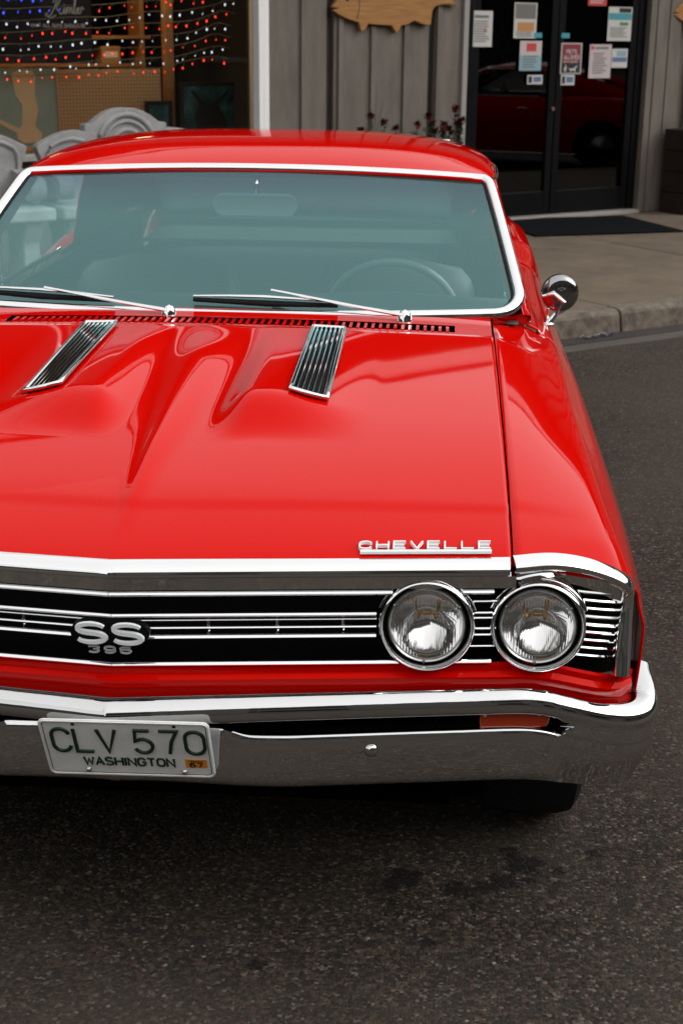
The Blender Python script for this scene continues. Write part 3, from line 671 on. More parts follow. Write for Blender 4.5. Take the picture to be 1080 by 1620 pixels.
# strings of little lights, read off as rows across the window
ROWS = [
        ('blue', [(-5.073, 1.63), (-4.921, 1.632), (-4.803, 1.64), (-4.675, 1.647), (-4.526, 1.661)]),
        ('blue', [(-5.067, 1.706), (-4.952, 1.708), (-4.853, 1.713), (-4.726, 1.72)]),
        ('red', [(-4.385, 1.664), (-4.247, 1.674), (-4.096, 1.687), (-3.889, 1.706), (-3.749, 1.719), (-3.473, 1.736)]),
        ('white', [(-5.078, 1.552), (-4.89, 1.554), (-4.633, 1.577), (-4.417, 1.585), (-4.274, 1.587), (-4.04, 1.619), (-3.882, 1.631), (-3.66, 1.641), (-3.412, 1.685), (-3.327, 1.716), (-3.243, 1.711)]),
        ('red', [(-5.083, 1.474), (-4.867, 1.484), (-4.674, 1.502), (-4.534, 1.512), (-4.316, 1.514), (-4.082, 1.543), (-3.884, 1.552), (-3.61, 1.572), (-3.444, 1.615), (-3.36, 1.642), (-3.245, 1.623)]),
        ('white', [(-5.088, 1.402), (-4.89, 1.403), (-4.694, 1.415), (-4.5, 1.433), (-4.271, 1.439), (-4.036, 1.461), (-3.847, 1.468), (-3.633, 1.49), (-3.477, 1.532), (-3.383, 1.557), (-3.278, 1.537)]),
        ('red', [(-5.093, 1.327), (-4.859, 1.327), (-4.599, 1.348), (-4.39, 1.366), (-4.22, 1.375), (-4.01, 1.384), (-3.809, 1.389), (-3.583, 1.429), (-3.426, 1.479), (-3.279, 1.457)]),
        ('white', [(-5.099, 1.241), (-4.863, 1.252), (-4.622, 1.269), (-4.432, 1.286), (-4.18, 1.297), (-3.972, 1.309), (-3.761, 1.318), (-3.606, 1.349), (-3.417, 1.394), (-3.302, 1.381)]),
        ('red', [(-5.102, 1.195), (-4.94, 1.19), (-4.728, 1.197), (-4.512, 1.213), (-4.31, 1.232), (-4.064, 1.241), (-3.814, 1.244), (-3.731, 1.273), (-3.566, 1.305), (-3.419, 1.323), (-3.313, 1.308)])]
OR = ['topmost short', 'second', 'topmost', 'highest', 'second', 'middle', 'third', 'lowest', 'lowest']
for (colr, pl), od in zip(ROWS, OR):
    if pl[0][0] < -5: pl = [(-6.7, pl[0][1]+.02), (-6.1, pl[0][1]-.015), (-5.6, pl[0][1]+.01)]+pl
    r = tag(empty('light_string', fw(pl[0][0], .12, pl[0][1]), PHI), '%s string of small %s lights across the shop window' % (od, colr), 'string lights', 'strings of coloured lights in the window')
    cv = catmull([Vector((x-pl[0][0], 0, z-pl[0][1])) for x, z in pl], 10)
    wb = MB(); wb.tube([p+Vector((0, 0, .03)) for p in cv], .0022, 4); bu = MB(); s = 0.
    for a, c in zip(cv, cv[1:]):
        d = (c-a).length; s += d
        if s > .074:
            s = random.uniform(-.008, .008); p = a+Vector((random.uniform(-.018, .018), random.uniform(-.01, .02), random.uniform(-.014, .012)))
            wb.tube([a+Vector((.014, 0, .03)), p+Vector((.003, 0, .006))], .0016, 4)
            q_ = random.uniform(.4, .8); bu.lathe([(0, -.012*q_), (.0055*q_, -.008*q_), (.0078*q_, 0), (.0055*q_, .008*q_), (0, .012*q_)], Matrix.Translation(p), 8)
    wb.build('wire', 'wire_green', r); bu.build('bulbs', 'bulb_'+colr, r)
# warm lamps added out of view to brighten the window display
for X, lb in ((-5.0, 'left'), (-4.0, 'right')):
    r = tag(empty('display_fill_lamp', fw(X, .42, 2.25), PHI), 'unseen warm lamp added above the window display, the %s one' % lb, 'lamp')
    b = MB(); b.lathe([(0, .0), (.09, .0), (.10, .03), (0, .03)], Matrix.Identity(4), 20); b.build('diffuser', 'lamp_warm', r)
    b = MB(); b.lathe([(.02, .6), (.02, .12), (.12, .035), (.14, -.02)], Matrix.Identity(4), 20); b.build('lamp_shade', 'sign_black', r)

# ------------------------------------------------------------------ the red coupe
car = empty('parked_coupe'); tag(car, 'glossy red vintage coupe with chrome bumper and white licence plate', 'car')
def yf(x): return .05+.11*abs(x)                       # plan sweep of the nose
def yfc(x):                                            # ... going on round the fender's front corner
    x = abs(x); return yf(x) if x < .69 else interp([(.69, .126), (.76, .137), (.82, .152), (.87, .170), (.905, .190), (.93, .225)], x)
def Hb(y): return .785+.17*(max(y-.05, 0)/1.35)**.7
def hz(x, y):
    ax = abs(x); y2 = y-(yf(x)-.05)*(1-sstep(.12, .7, y)); z = Hb(y2)+.003*sstep(.225, .265, y2)+.010*(1-(ax/.69)**2)*sstep(.05, .35, y)
    rw = .018+.062*sstep(.22, 1.2, y)
    z += .016*sstep(.10, .55, y)*(1-.7*sstep(1.0, 1.30, y))*math.exp(-(ax/rw)**2*1.6)                      # centre windsplit
    fr = sstep(.55, .73, y+.25*max(0, .20-ax))
    z += .042*fr*(1-.92*min(1, max(0, (y-.72)/.58)))*sstep(.086, .170, ax)*(1-sstep(.19, .43, ax))      # twin domes
    return z
b = MB(); HY1 = 1.312
b.grid(lambda u, v: Vector(((u-.5)*1.381, yf((u-.5)*1.381)+v**1.15*(HY1-yf((u-.5)*1.381)), hz((u-.5)*1.381, yf((u-.5)*1.381)+v**1.15*(HY1-yf((u-.5)*1.381))))), 150, 110)
hood = b.build('hood', 'red_paint', car, 60); solid(hood, .006)
# hood vents
for s in (1, -1):
    sk = lambda y: (.012 if s > 0 else -.0)*0
    def vp(a, y, dz): x = .2465+a*.077; return Vector((s*x, y, hz(x, y)+dz))
    Y0, Y1 = .728, 1.288
    def vy(a, t): return Y0-.006*math.sin(a*3.14)*(1-t)+(Y1-Y0)*t
    b = MB(); b.grid(lambda u, v: vp(u, vy(u, v), .004), 6, 30); vent = b.build('hood_vent', 'void_black', car)
    per = [vp(0, vy(0, t/20), .009) for t in range(21)]+[vp(a/5, vy(a/5, 1), .009) for a in range(1, 5)]+[vp(1, vy(1, 1-t/20), .009) for t in range(21)]+[vp(1-a/5, vy(1-a/5, 0), .009) for a in range(1, 5)]
    tube('vent_frame', per, .0055, 'chrome', vent, 8, True)
    for i in range(1, 7):
        a = i/7; tube('vent_fin', [vp(a, vy(a, t/16), .0085) for t in range(17)], .0034, 'chrome', vent, 6)
# cowl with its row of air slots
ck = lambda y: .9545+(y-1.32)*.06
b = MB()
kz = lambda x: -.012*(x/.69)**2+.006
for (x0, x1, y0, y1) in ((-.688, .688, 1.317, 1.336), (-.688, .688, 1.402, 1.50), (-.688, -.545, 1.336, 1.402), (.596, .688, 1.336, 1.402)):
    b.grid(lambda u, v: Vector((x0+(x1-x0)*u, y0+(y1-y0)*v, ck(y0+(y1-y0)*v)+kz(x0+(x1-x0)*u))), 24, 2)
cowl = b.build('cowl_panel', 'red_paint', car, 40)
box('plenum', (-.66, .66, 1.320, 1.49, .80, .935), 'void_black', cowl)
NS = 61; vb = None; pitch = (.596+.545)/NS
for i in range(1, NS):
    x = -.545+pitch*i
    if vb is None: vb = box('vent_bar', (-.0038, .0038, 1.3362, 1.4018, -.006, 0), 'red_paint', cowl); o = vb
    else: o = vb.copy(); COL.objects.link(o); o.parent = cowl
    o.location = (x, 0, ck(1.369)+kz(x))
# body sides -------------------------------------------------------------------
def sect(xt, zt, xc, zc, xm, zm, zb, bulge=.006):
    up = catmull([Vector((xt, 0, zt)), Vector(((xt*.55+xc*.45), 0, zt*.55+zc*.45+bulge)), Vector((xc-.030, 0, zc+.016)), Vector((xc, 0, zc)), Vector((xc+.020, 0, zc-.022)),
                  Vector((xc*.35+xm*.65, 0, zc*.50+zm*.50)), Vector((xm, 0, zm))], 5)
    z1 = max(zb, .12); lo = []
    for i in range(1, 13):
        t = i/12; z = zm+(z1-zm)*t; lo.append(Vector((xm-.075*max(0, (zm-z)/.45)**2, 0, z)))
    return up+lo
def arch(y, yc, R, zc=.315):
    d = abs(y-yc)
    return .215 if d >= R else max(.215, zc+math.sqrt(R*R-d*d))
XC = [(.15, .903), (.27, .886), (.5, .872), (.86, .863), (1.2, .858), (1.6, .858), (2.3, .862), (2.9, .868), (3.3, .882), (3.7, .882), (4.2, .868), (4.95, .835)]
ZC = [(.15, .732), (.27, .773), (.5, .808), (.86, .838), (1.2, .862), (1.6, .882), (2.3, .880), (2.8, .885), (3.3, .912), (3.7, .912), (4.2, .89), (4.95, .855)]
XM = [(.15, .942), (.3, .951), (.6, .954), (1.0, .957), (1.6, .960), (2.6, .960), (3.4, .960), (4.2, .950), (4.95, .915)]
ZM = [(.15, .64), (.6, .685), (1.2, .70), (2.6, .69), (3.4, .705), (4.95, .68)]
WF, WRR = .745, 3.70
def side_panel(name, y0, y1, xt, zt, s, ny, front=False, wheels=((WF, .365), (WRR, .345))):
    b = MB(); secs = []
    for j in range(ny+1):
        v = j/ny; y = y0+(y1-y0)*v; zb = max(arch(y, yc, R) for yc, R in wheels)
        if front: zb = max(zb, interp([(.15, .50), (.30, .42), (.5, .33), (.6, .215)], y))
        sc = sect(xt(y), zt(y), interp(XC, y), interp(ZC, y), interp(XM, y), interp(ZM, y), min(zb, interp(ZM, y)-.01))
        row = []
        for p in sc:
            yy = y
            if front: yy = yfc(min(p.x, .93))+v*(y1-yfc(min(p.x, .93)))
            row.append(Vector((s*p.x, yy, p.z)))
        secs.append(row)
    n = len(secs[0]); b.grid(lambda u, v: secs[round(u*ny)][round(v*(n-1))], ny, n-1)
    o = b.build(name, 'red_paint', car, 50); solid(o, .004); return o
for s in (1, -1):
    fd = side_panel('fender', .15, 1.600, lambda y: .6945, lambda y: Hb(y-.095*(1-sstep(.15, .75, y)))+.003*sstep(.32, .36, y) if y < 1.32 else Hb(1.32)+(y-1.32)*.03, s, 110, True)
    dr = side_panel('door', 1.606, 2.875, lambda y: .79, lambda y: interp([(1.6, .925), (2.2, .915), (2.9, .915)], y), s, 40)
    qp = side_panel('quarter_panel', 2.881, 4.93, lambda y: .79, lambda y: interp([(2.88, .915), (3.4, .935), (4.2, .915), (4.95, .875)], y), s, 90)
    tube('door_handle', [(s*.953, 2.62, .775), (s*.975, 2.64, .78), (s*.975, 2.74, .78), (s*.953, 2.76, .775)], .010, 'chrome', dr)
    tube('belt_moulding', [(s*.792, 1.66+.12*i, interp([(1.6, .927), (2.2, .919), (2.9, .919)], 1.66+.12*i)+.003) for i in range(11)], .006, 'chrome', dr)
    tube('rocker_moulding', [(s*.89, 1.30, .215), (s*.89, 3.40, .215)], .016, 'chrome', car)
    # vent window post and glass, A pillar
    p0, p1 = Vector((s*.800, 1.60, .935)), Vector((s*.712, 2.16, 1.243)); q0, q1 = Vector((s*.772, 1.535, .965)), Vector((s*.690, 2.125, 1.250))
    b = MB(); b.grid(lambda u, v: [q0.lerp(q1, v)+Vector((s*.002, -.012, .002)), (q0.lerp(q1, v)*.45+p0.lerp(p1, v)*.55)+Vector((s*.010, -.008, .008)), p0.lerp(p1, v), (p0*.5+q0*.5).lerp(p1*.5+q1*.5, v)+Vector((-s*.035, .02, -.01))][round(u*3)], 3, 12)
    b.add([(s*.694, 1.44, .959), (s*.79, 1.600, .925), (s*.80, 1.604, .94), (s*.772, 1.535, .967), (s*.74, 1.495, .962), (s*.694, 1.49, .964)], [(0, 1, 2, 3, 4, 5)])
    b.build('windshield_pillar', 'red_paint', car, 60)
    tube('vent_window_frame', [(s*.797, 1.63, .925), (s*.775, 1.78, 1.02), (s*.742, 1.985, 1.135), (s*.745, 1.99, .93), (s*.797, 1.63, .925)], .006, 'chrome', dr)
    b = MB(); b.add([(s*.797, 1.63, .925), (s*.742, 1.985, 1.135), (s*.745, 1.99, .93)], [(0, 1, 2)]); b.build('vent_window', 'car_glass', dr, None)
    # sail panel from roof to deck
    Bt = lambda t: Vector((s*.79, 3.02+1.32*t, interp([(2.88, .915), (3.4, .935), (4.2, .915), (4.95, .875)], 3.02+1.32*t)))
    Tt = lambda t: Vector((s*interp([(0, .690), (.25, .668), (.6, .675), (1, .72)], t), 2.92+1.42*t, interp([(0, 1.245), (.2, 1.235), (.5, 1.12), (.8, .98), (1, .912)], t)))
    It = lambda t: Vector((s*interp([(0, .62), (.25, .575), (1, .60)], t), 3.20+.72*t, interp([(0, 1.272), (.12, 1.262), (.5, 1.09), (1, .912)], t)))
    b = MB(); b.grid(lambda u, v: [Bt(v), Bt(v).lerp(Tt(v), .5)+Vector((s*.008, 0, 0)), Tt(v)+Vector((s*.004, 0, -.012)), Tt(v)+Vector((-s*.012, 0, .004)), Tt(v).lerp(It(v), .6), It(v)][round(u*5)], 5, 24)
    o = b.build('sail_panel', 'red_paint', car, 50); solid(o, .006)
# roof ------------------------------------------------------------------------
RW = [(2.12, .693), (2.25, .712), (2.5, .718), (2.8, .706), (3.05, .678), (3.30, .618)]
RE = [(2.12, 1.249), (2.25, 1.256), (2.5, 1.258), (2.8, 1.254), (3.05, 1.247), (3.30, 1.240)]
RC = [(2.12, 1.270), (2.17, 1.288), (2.24, 1.309), (2.34, 1.332), (2.50, 1.347), (2.65, 1.352), (2.85, 1.346), (3.05, 1.328), (3.22, 1.300), (3.30, 1.278)]
def roofp(u, v):
    t = -math.cos(u*math.pi); t = math.copysign(abs(t)**.9, t); y = 2.12+1.18*v**1.2; hw = interp(RW, y); ze = interp(RE, y); zc = interp(RC, y)
    z = ze+(zc-ze)*max(0, 1-abs(t)**3.0)**.52
    return Vector((hw*t, y+.0*(1-t*t)-.02*t*t*(1-v), z))
b = MB(); b.grid(roofp, 56, 40); rf = b.build('roof', 'red_paint', car, 60); solid(rf, .012)
for s in (1, -1):
    tube('drip_rail', [(s*(interp(RW, 2.11+.06*i)+.004), 2.105+.06*i, interp(RE, 2.11+.06*i)-.004) for i in range(18)], .008, 'chrome', rf)
# windshield ------------------------------------------------------------------
def wsp(u, v, lift=0):            # u in -1..1, v 0 bottom .. 1 top
    B = Vector((.775*u, 1.470+.052*u*u, .958+.012*u*u)); T = Vector((.690*u, 2.138-.018*u*u, 1.274-.020*u*u))
    p = B.lerp(T, v); n = Vector((.12*u, -.44, .88)); p += n*(.012*4*v*(1-v)*.6+lift); return p
def hwv(v, r=.14, rt=.05):
    if v < r: return 1-.10*(1-math.sqrt(max(0, 1-((r-v)/r)**2)))
    if v > 1-rt: return 1-.03*(1-math.sqrt(max(0, 1-((v-1+rt)/rt)**2)))
    return 1.
b = MB(); b.grid(lambda a, c: wsp((2*a-1)*hwv(c), c), 40, 30)
ws = b.build('windshield', 'windshield_glass', car, 80)
per = [(-.90+1.80*i/30, 0) for i in range(31)]+[(hwv(v), v) for v in [.004, .012, .025, .045, .07, .1, .14]+[.2+.07*i for i in range(11)]+[.945, .965, .98, .99, .996]]
per += [(.97-1.94*i/30, 1) for i in range(31)]+[(-hwv(v), v) for v in reversed([.004, .012, .025, .045, .07, .1, .14]+[.2+.07*i for i in range(11)]+[.945, .965, .98, .99, .996])]
b = MB(); PP = [wsp(u, v, .006) for u, v in per]; vs = []; fs = []; n = len(PP); cen = wsp(0, .5)
for i in range(n):
    p = PP[i]; t = (PP[(i+1) % n]-PP[i-1]).normalized(); u, v = per[i]
    nn = Vector((.12*u, -.44, .88)).normalized(); sd = t.cross(nn).normalized()
    if sd.dot(p-cen) < 0: sd = -sd
    for (a, h) in ((-.015, -.006), (-.013, .003), (-.006, .008), (.004, .009), (.012, .005), (.016, -.006)): vs.append(p+sd*a+nn*h)
for i in range(n):
    for j in range(5): a = i*6+j; c = ((i+1) % n)*6+j; fs.append((a, a+1, c+1, c))
b.add(vs, fs); b.build('windshield_trim', 'chrome', ws, 60)
b = MB(); vs = []                      # black seal inside the trim
for i in range(n):
    p = PP[i]; t = (PP[(i+1) % n]-PP[i-1]).normalized(); u, v = per[i]; nn = Vector((.12*u, -.44, .88)).normalized(); sd = t.cross(nn).normalized()
    if sd.dot(p-cen) < 0: sd = -sd
    vs += [p-sd*.013-nn*.003, p-sd*.021-nn*.005]
b.add(vs, [(2*i, 2*i+1, (2*i+3) % (2*n), (2*i+2) % (2*n)) for i in range(n)]); b.build('windshield_seal', 'rubber', ws, 60)
# rear window
b = MB(); b.grid(lambda u, v: Vector(((2*u-1)*(.60), interp([(0, 3.27), (1, 3.93)], v)-.05*(2*u-1)**2*(1-v), interp([(0, 1.276), (.12, 1.262), (.5, 1.09), (1, .912)], v)-.012*(2*u-1)**2)), 20, 16)
rw = b.build('rear_window', 'car_glass', car, 80)
tube('rear_window_trim', [(-.60, 3.925, .920), (.60, 3.925, .920)], .016, 'chrome', rw); tube('rear_window_trim', [(-.58, 3.25, 1.285), (.58, 3.25, 1.285)], .008, 'chrome', rw)
# deck, tail, rear bumper
b = MB(); b.grid(lambda u, v: Vector(((2*u-1)*interp([(0, .60), (.25, .70), (.33, .788), (1, .788)], v) if v < .33 else (2*u-1)*.788, 3.935+.995*v, .912+.012*(1-(2*u-1)**2)-.038*v*v)), 24, 24)
b.build('trunk_lid', 'red_paint', car, 50)
b = MB(); b.grid(lambda u, v: Vector(((2*u-1)*interp([(0, .83), (.4, .90), (1, .86)], v), 4.935+.03*math.sin(v*3), .872-.45*v)), 16, 10); tl = b.build('tail_panel', 'red_paint', car, 50)
for s in (1, -1): box('tail_light', (s*.80-.09, s*.80+.09, 4.955, 4.985, .60, .72), 'red_lens', tl, .01)
b = MB(); b.grid(lambda u, v: Vector(((2*u-1)*.94, 5.04-.10*abs(2*u-1)**4-.04*(1-math.sin(v*math.pi)), .58-.20*v)), 30, 8); b.build('rear_bumper', 'chrome', car, 60)
# interior ---------------------------------------------------------------------
box('floor_pan', (-.84, .84, 1.25, 4.9, .20, .30), 'underbody', car)
box('hood_light_blocker', (-.60, .60, .24, 1.30, .25, .72), 'underbody', car)  # black box added under the hood to stop light leaking
box('firewall', (-.66, .66, 1.30, 1.50, .22, .795), 'underbody', car)
box('inner_panel', (.775, .785, 1.6, 4.2, .30, .895), 'vinyl_black', car); box('inner_panel', (-.785, -.775, 1.6, 4.2, .30, .895), 'vinyl_black', car)
b = MB(); b.grid(lambda u, v: Vector(((2*u-1)*.762, interp([(0, 1.50), (.5, 1.72), (.85, 1.90), (.93, 1.93), (1, 1.92)], v), interp([(0, .945), (.5, .955), (.8, .945), (.93, .90), (1, .68)], v)+.018*math.exp(-(((2*u-1)*.762-.41)/.2)**2)*sstep(.4, .9, v))), 40, 24)
dash = b.build('dashboard', 'dash_black', car, 60)
def seat_of(x, y, z, wd, ht, nm, rec=.22):
    b = MB()
    def fn(u, v):
        a = u*2*math.pi; sx, cx_ = math.sin(a), math.cos(a); ex = math.copysign(abs(cx_)**.45, cx_)*wd/2; ey = math.copysign(abs(sx)**.6, sx)*.075
        k = (1-abs(2*v-1)**6)**.4; zz = z+ht*v; return Vector((x+ex*(.85+.15*k)*(.3+.7*k), y+rec*v*ht+ey*k, zz))
    b.grid(fn, 32, 16); o = b.build(nm, 'vinyl_black', car, 60); return o
for x in (.40, -.40):
    st = seat_of(x, 2.55, .42, .56, .52, 'front_seat')
    box('seat_cushion', (x-.28, x+.28, 2.02, 2.52, .32, .46), 'vinyl_black', st, .05)
rs = seat_of(0, 3.42, .38, 1.30, .50, 'rear_seat'); box('seat_cushion', (-.65, .65, 2.95, 3.40, .30, .44), 'vinyl_black', rs, .05)
box('parcel_shelf', (-.62, .62, 3.48, 3.95, .865, .88), 'vinyl_black', car)
b = MB(); b.grid(lambda u, v: Vector(((2*u-1)*.64, 2.16+1.08*v, 1.245+.05*math.sin(v*3.1)*(1-(2*u-1)**2))), 12, 12); b.build('headliner', 'headliner', car, 60)
# steering wheel
C0 = Vector((.415, 2.10, .845)); ax = Vector((0, .90, .42)).normalized(); e1 = Vector((1, 0, 0)); e2 = ax.cross(e1).normalized()
if e2.z < 0: e2 = -e2
tw = tube('steering_wheel', [C0+e1*(.195*math.cos(a))+e2*(.195*math.sin(a)) for a in [i*2*math.pi/48 for i in range(48)]], .012, 'wheel_rim_grey', car, 8, True)
for a in (200, 340): tube('spoke', [C0, C0+e1*(.195*math.cos(rad(a)))+e2*(.195*math.sin(rad(a)))], .010, 'satin_chrome', tw, 6)
tube('column', [C0, C0-ax*.35], .03, 'dash_black', tw, 12)
b = MB(); b.lathe([(0, .03), (.04, .025), (.055, 0), (.04, -.02)], Matrix.Translation(C0) @ ax.to_track_quat('Z', 'Y').to_matrix().to_4x4(), 20); b.build('horn_button', 'dash_black', tw)
# inside mirror
b = MB(); out = arc(.095, 0, .03, .034, 90, -90, 8)+arc(-.095, 0, .03, .034, 270, 90, 8)
b.poly(out, -.012, .012, lambda a, c, d: Vector((.012+a, 2.02+d, 1.180+c))); im = bev_mod(b.build('inside_mirror', 'mirror_case', car, 30), .006)
tube('mirror_stalk', [(.012, 2.03, 1.20), (.012, 2.06, 1.235), (.012, 2.10, 1.248)], .007, 'chrome', im)
# hood lip, header, grille --------------------------------------------------------
def plan_strip(name, x0, x1, prof, mt, parent, nx=60, yfn=yf, zfn=lambda x: 0, sharp=35):
    xs = [x0+(x1-x0)*i/nx for i in range(nx+1)]
    b = MB(); b.grid(lambda u, v: Vector((xs[round(u*nx)], yfn(xs[round(u*nx)])+prof[round(v*(len(prof)-1))][0], prof[round(v*(len(prof)-1))][1]+zfn(xs[round(u*nx)]))), nx, len(prof)-1)
    return b.build(name, mt, parent, sharp)
lip = [(.022, .7945), (.010, .7940), (.002, .7910), (-.005, .785), (-.0085, .778), (-.0085, .7715), (-.005, .7697), (.012, .769)]
plan_strip('hood_lip_moulding', -.688, .688, lip, 'chrome', car, 80)
gr = plan_strip('grille', -.905, .905, [(.055, .775), (.055, .545)], 'grille_black', car, 90, yfc, sharp=60)
for v_ in gr.data.vertices:
    if v_.co.z > .7: v_.co.z -= .075*sstep(.76, .90, abs(v_.co.x))
plan_strip('header_panel', -.70, .70, [(.014, .7695), (.002, .766), (.002, .744), (.012, .741)], 'chrome', gr, 80)
def bar(name, x0, x1, z, off, r, mt, fl=.85, nx=30):
    return tube(name, [(x0+(x1-x0)*i/nx, yfc(x0+(x1-x0)*i/nx)+off, z) for i in range(nx+1)], r, mt, gr, 8, False, fl)
for z, off, r, mt in ((.737, .004, .0058, 'chrome'), (.692, .018, .0056, 'chrome'), (.679, .026, .0028, 'chrome'), (.664, .026, .0038, 'chrome'), (.650, .018, .0060, 'chrome'), (.605, .004, .0060, 'chrome')):
    xe = {.737: .486, .605: .499}.get(z, .458)
    for s in (-1, 1):
        bar('grille_bar', 0, s*xe, z, off, r, mt)
        if z in (.737, .605): bar('grille_bar', s*(1.094-xe), s*.662, z, off, r, mt, nx=5)
for s in (-1, 1):
    for z, r in ((.716, .004), (.694, .0035), (.684, .003), (.664, .0035), (.652, .0035), (.630, .003)): bar('grille_bar', s*.62, s*.668, z, .014, r, 'chrome', .8, 4)
    for i in range(9):
        z = .728-.0152*i
        tube('grille_bar', [(s*x, yfc(x)+.022, z-.020*(x-.80)/.1) for x in (.80, .825, .85, .875, .894)], .0030, 'chrome' if i not in (0, 3) else 'satin_chrome', gr, 6)
    for x in (.165, .285, .40):
        tube('grille_rib', [(s*x, yf(x)+.028, .692), (s*x, yf(x)+.028, .650)], .003, 'dark_chrome', gr, 6)
    # fender surround of the lamps
    pts = catmull([Vector(p) for p in ((.697, .124, .783), (.758, .133, .787), (.809, .148, .778), (.861, .166, .758), (.900, .186, .731), (.905, .196, .705), (.903, .190, .66), (.902, .180, .61), (.901, .168, .566))], 6)
    b = MB(); vs = []; n = len(pts)
    for i, p in enumerate(pts):
        t = (pts[min(i+1, n-1)]-pts[max(i-1, 0)]).normalized(); fwd = Vector((.25, -1, 0)).normalized(); o_ = fwd.cross(t).normalized()
        if o_.dot(Vector((.6, 0, .7))) < 0: o_ = -o_
        f2 = t.cross(o_).normalized()
        if f2.y > 0: f2 = -f2
        kw = 1+.3*sstep(.60, .85, i/n)
        for (a, c) in ((-.013, -.010), (-.011, .001), (-.005, .007), (.003, .008), (.009, .002), (.013, -.008), (.015, -.022)): vs.append(p+o_*(a*kw)+f2*c)
    vs = [Vector((s*q.x, q.y, q.z)) for q in vs]
    b.add(vs, [(i*7+j, i*7+j+1, (i+1)*7+j+1, (i+1)*7+j) for i in range(n-1) for j in range(6)]); b.build('lamp_surround', 'chrome', gr, 50)
    # chrome brow panel under the surround
    top = pts[:26]
    b = MB(); b.grid(lambda u, v: Vector((s*(top[round(u*25)].x-.012*u), top[round(u*25)].y+.006+.012*v, top[round(u*25)].z-.008-(.026+.008*u)*v)), 25, 3); b.build('brow_panel', 'chrome', gr, 50)
# headlamps ------------------------------------------------------------------------
def headlamp(cx, cz, s):
    cy = yfc(cx)+.004; M = Matrix.Translation((s*cx, cy, cz)) @ Matrix.Rotation(rad(90-4), 4, 'X')
    b = MB(); b.lathe([(.0745, -.012), (.0755, .010), (.0785, .014), (.0825, .012), (.0845, .004), (.0845, -.05)], M, 48); h = b.build('headlight', 'chrome', car, 50)
    b = MB(); b.lathe([(.0685, -.002), (.072, -.012), (.0748, -.012)], M, 40); b.build('dark_channel', 'grille_black', h, 50)  # black channel recessed between the lamp's rings
    b = MB(); b.lathe([(.0625, .000), (.0635, .006), (.0665, .008), (.0690, .004), (.0692, -.012)], M, 48); b.build('retaining_ring', 'satin_chrome', h, 50)
    b = MB(); b.lathe([(max(.0001, .0635*k/12), -.046+(.0635*k/12)**2/.090) for k in range(12, -1, -1)], M, 40); b.build('reflector', 'reflector', h, 80)
    b = MB(); b.lathe([(.0001, .0145), (.02, .0135), (.036, .0105), (.050, .0060), (.0632, -.001), (.0632, -.004), (.050, .0030), (.036, .0075), (.02, .0105), (.0001, .0115)], M, 40); b.build('lens', 'lens_glass', h, 80)
    b = MB(); b.box(-.008, .008, .012, .018, -.026, -.016, 0, M); b.tube([M @ Vector((-.010, .012, -.03)), M @ Vector((-.016, -.004, -.045))], .0022, 6); b.tube([M @ Vector((.010, .012, -.03)), M @ Vector((.016, -.004, -.045))], .0022, 6); bev_mod(b.build('filament_shield', 'bulb_amber', h, 40), .002)
    for a in (90-3, 212, 328):
        b = MB(); b.lathe([(0, .004), (.003, .003), (.0036, 0)], M @ Matrix.Translation((.0665*math.cos(rad(a+180)), .0665*math.sin(rad(a+180)), .006)), 10); b.build('screw', 'satin_chrome', h)
    # flared brow over the lamp
    b = MB(); b.grid(lambda u, v: M @ Vector(([.0850, .0865, .0890, .0910, .0915][round(v*4)]*math.cos(rad(18+144*u)), [.0850, .0865, .0890, .0910, .0915][round(v*4)]*math.sin(rad(18+144*u))*.985, [-.008, -.003, -.004, -.012, -.04][round(v*4)])), 36, 4)
    b.build('lamp_brow', 'chrome', h, 60)
for s in (1, -1): headlamp(.547, .676, s); headlamp(.742, .671, s)
# valance between grille and bumper
plan_strip('valance', -.926, .926, [(.010, .6005), (.004, .597), (.006, .585), (-.004, .577), (.000, .562), (.014, .548), (.03, .53)], 'red_paint', car, 80, yfc, lambda x: -.045*sstep(.72, .93, abs(x)))
# front bumper ----------------------------------------------------------------------
UP = catmull([Vector(p) for p in ((0, -.015, 0), (.12, .004, 0), (.36, .042, 0), (.60, .080, 0), (.735, .100, -.001), (.81, .115, -.020), (.875, .136, -.042), (.932, .158, -.052), (.970, .194, -.050), (.984, .25, -.040), (.986, .33, -.034))], 8)
UP[0:9] = [UP[0].lerp(UP[8], i/8) for i in range(9)]
def path_at(P, s):
    n = len(P)-1; f = min(max(s, 0), 1)*n; i = min(int(f), n-1); return P[i].lerp(P[i+1], f-i), (P[i+1]-P[i]).normalized()
rows = [(.085, .556, 0), (.060, .560, 0), (.036, .5605, 0), (.027, .560, 0), (.019, .5575, 0), (.012, .553, 0), (.0065, .547, 0), (.0025, .540, 0), (.0005, .532, 0), (.0, .525, 0), (.002, .519, 0), (.006, .5145, 0), (.013, .512, 0)]
slot = [(.020, .510, 1), (.020, .506, 1), (.020, .490, 1), (.020, .485, 1)]
low = [(.022, .4835, 2), (.0165, .4825, 2), (.0125, .479, 2), (.011, .472, 2), (.011, .455, 2), (.012, .425, 2), (.015, .395, 2), (.019, .381, 2), (.027, .373, 2), (.05, .370, 2)]
allr = rows+slot+low; NSx = 320; n = len(allr)
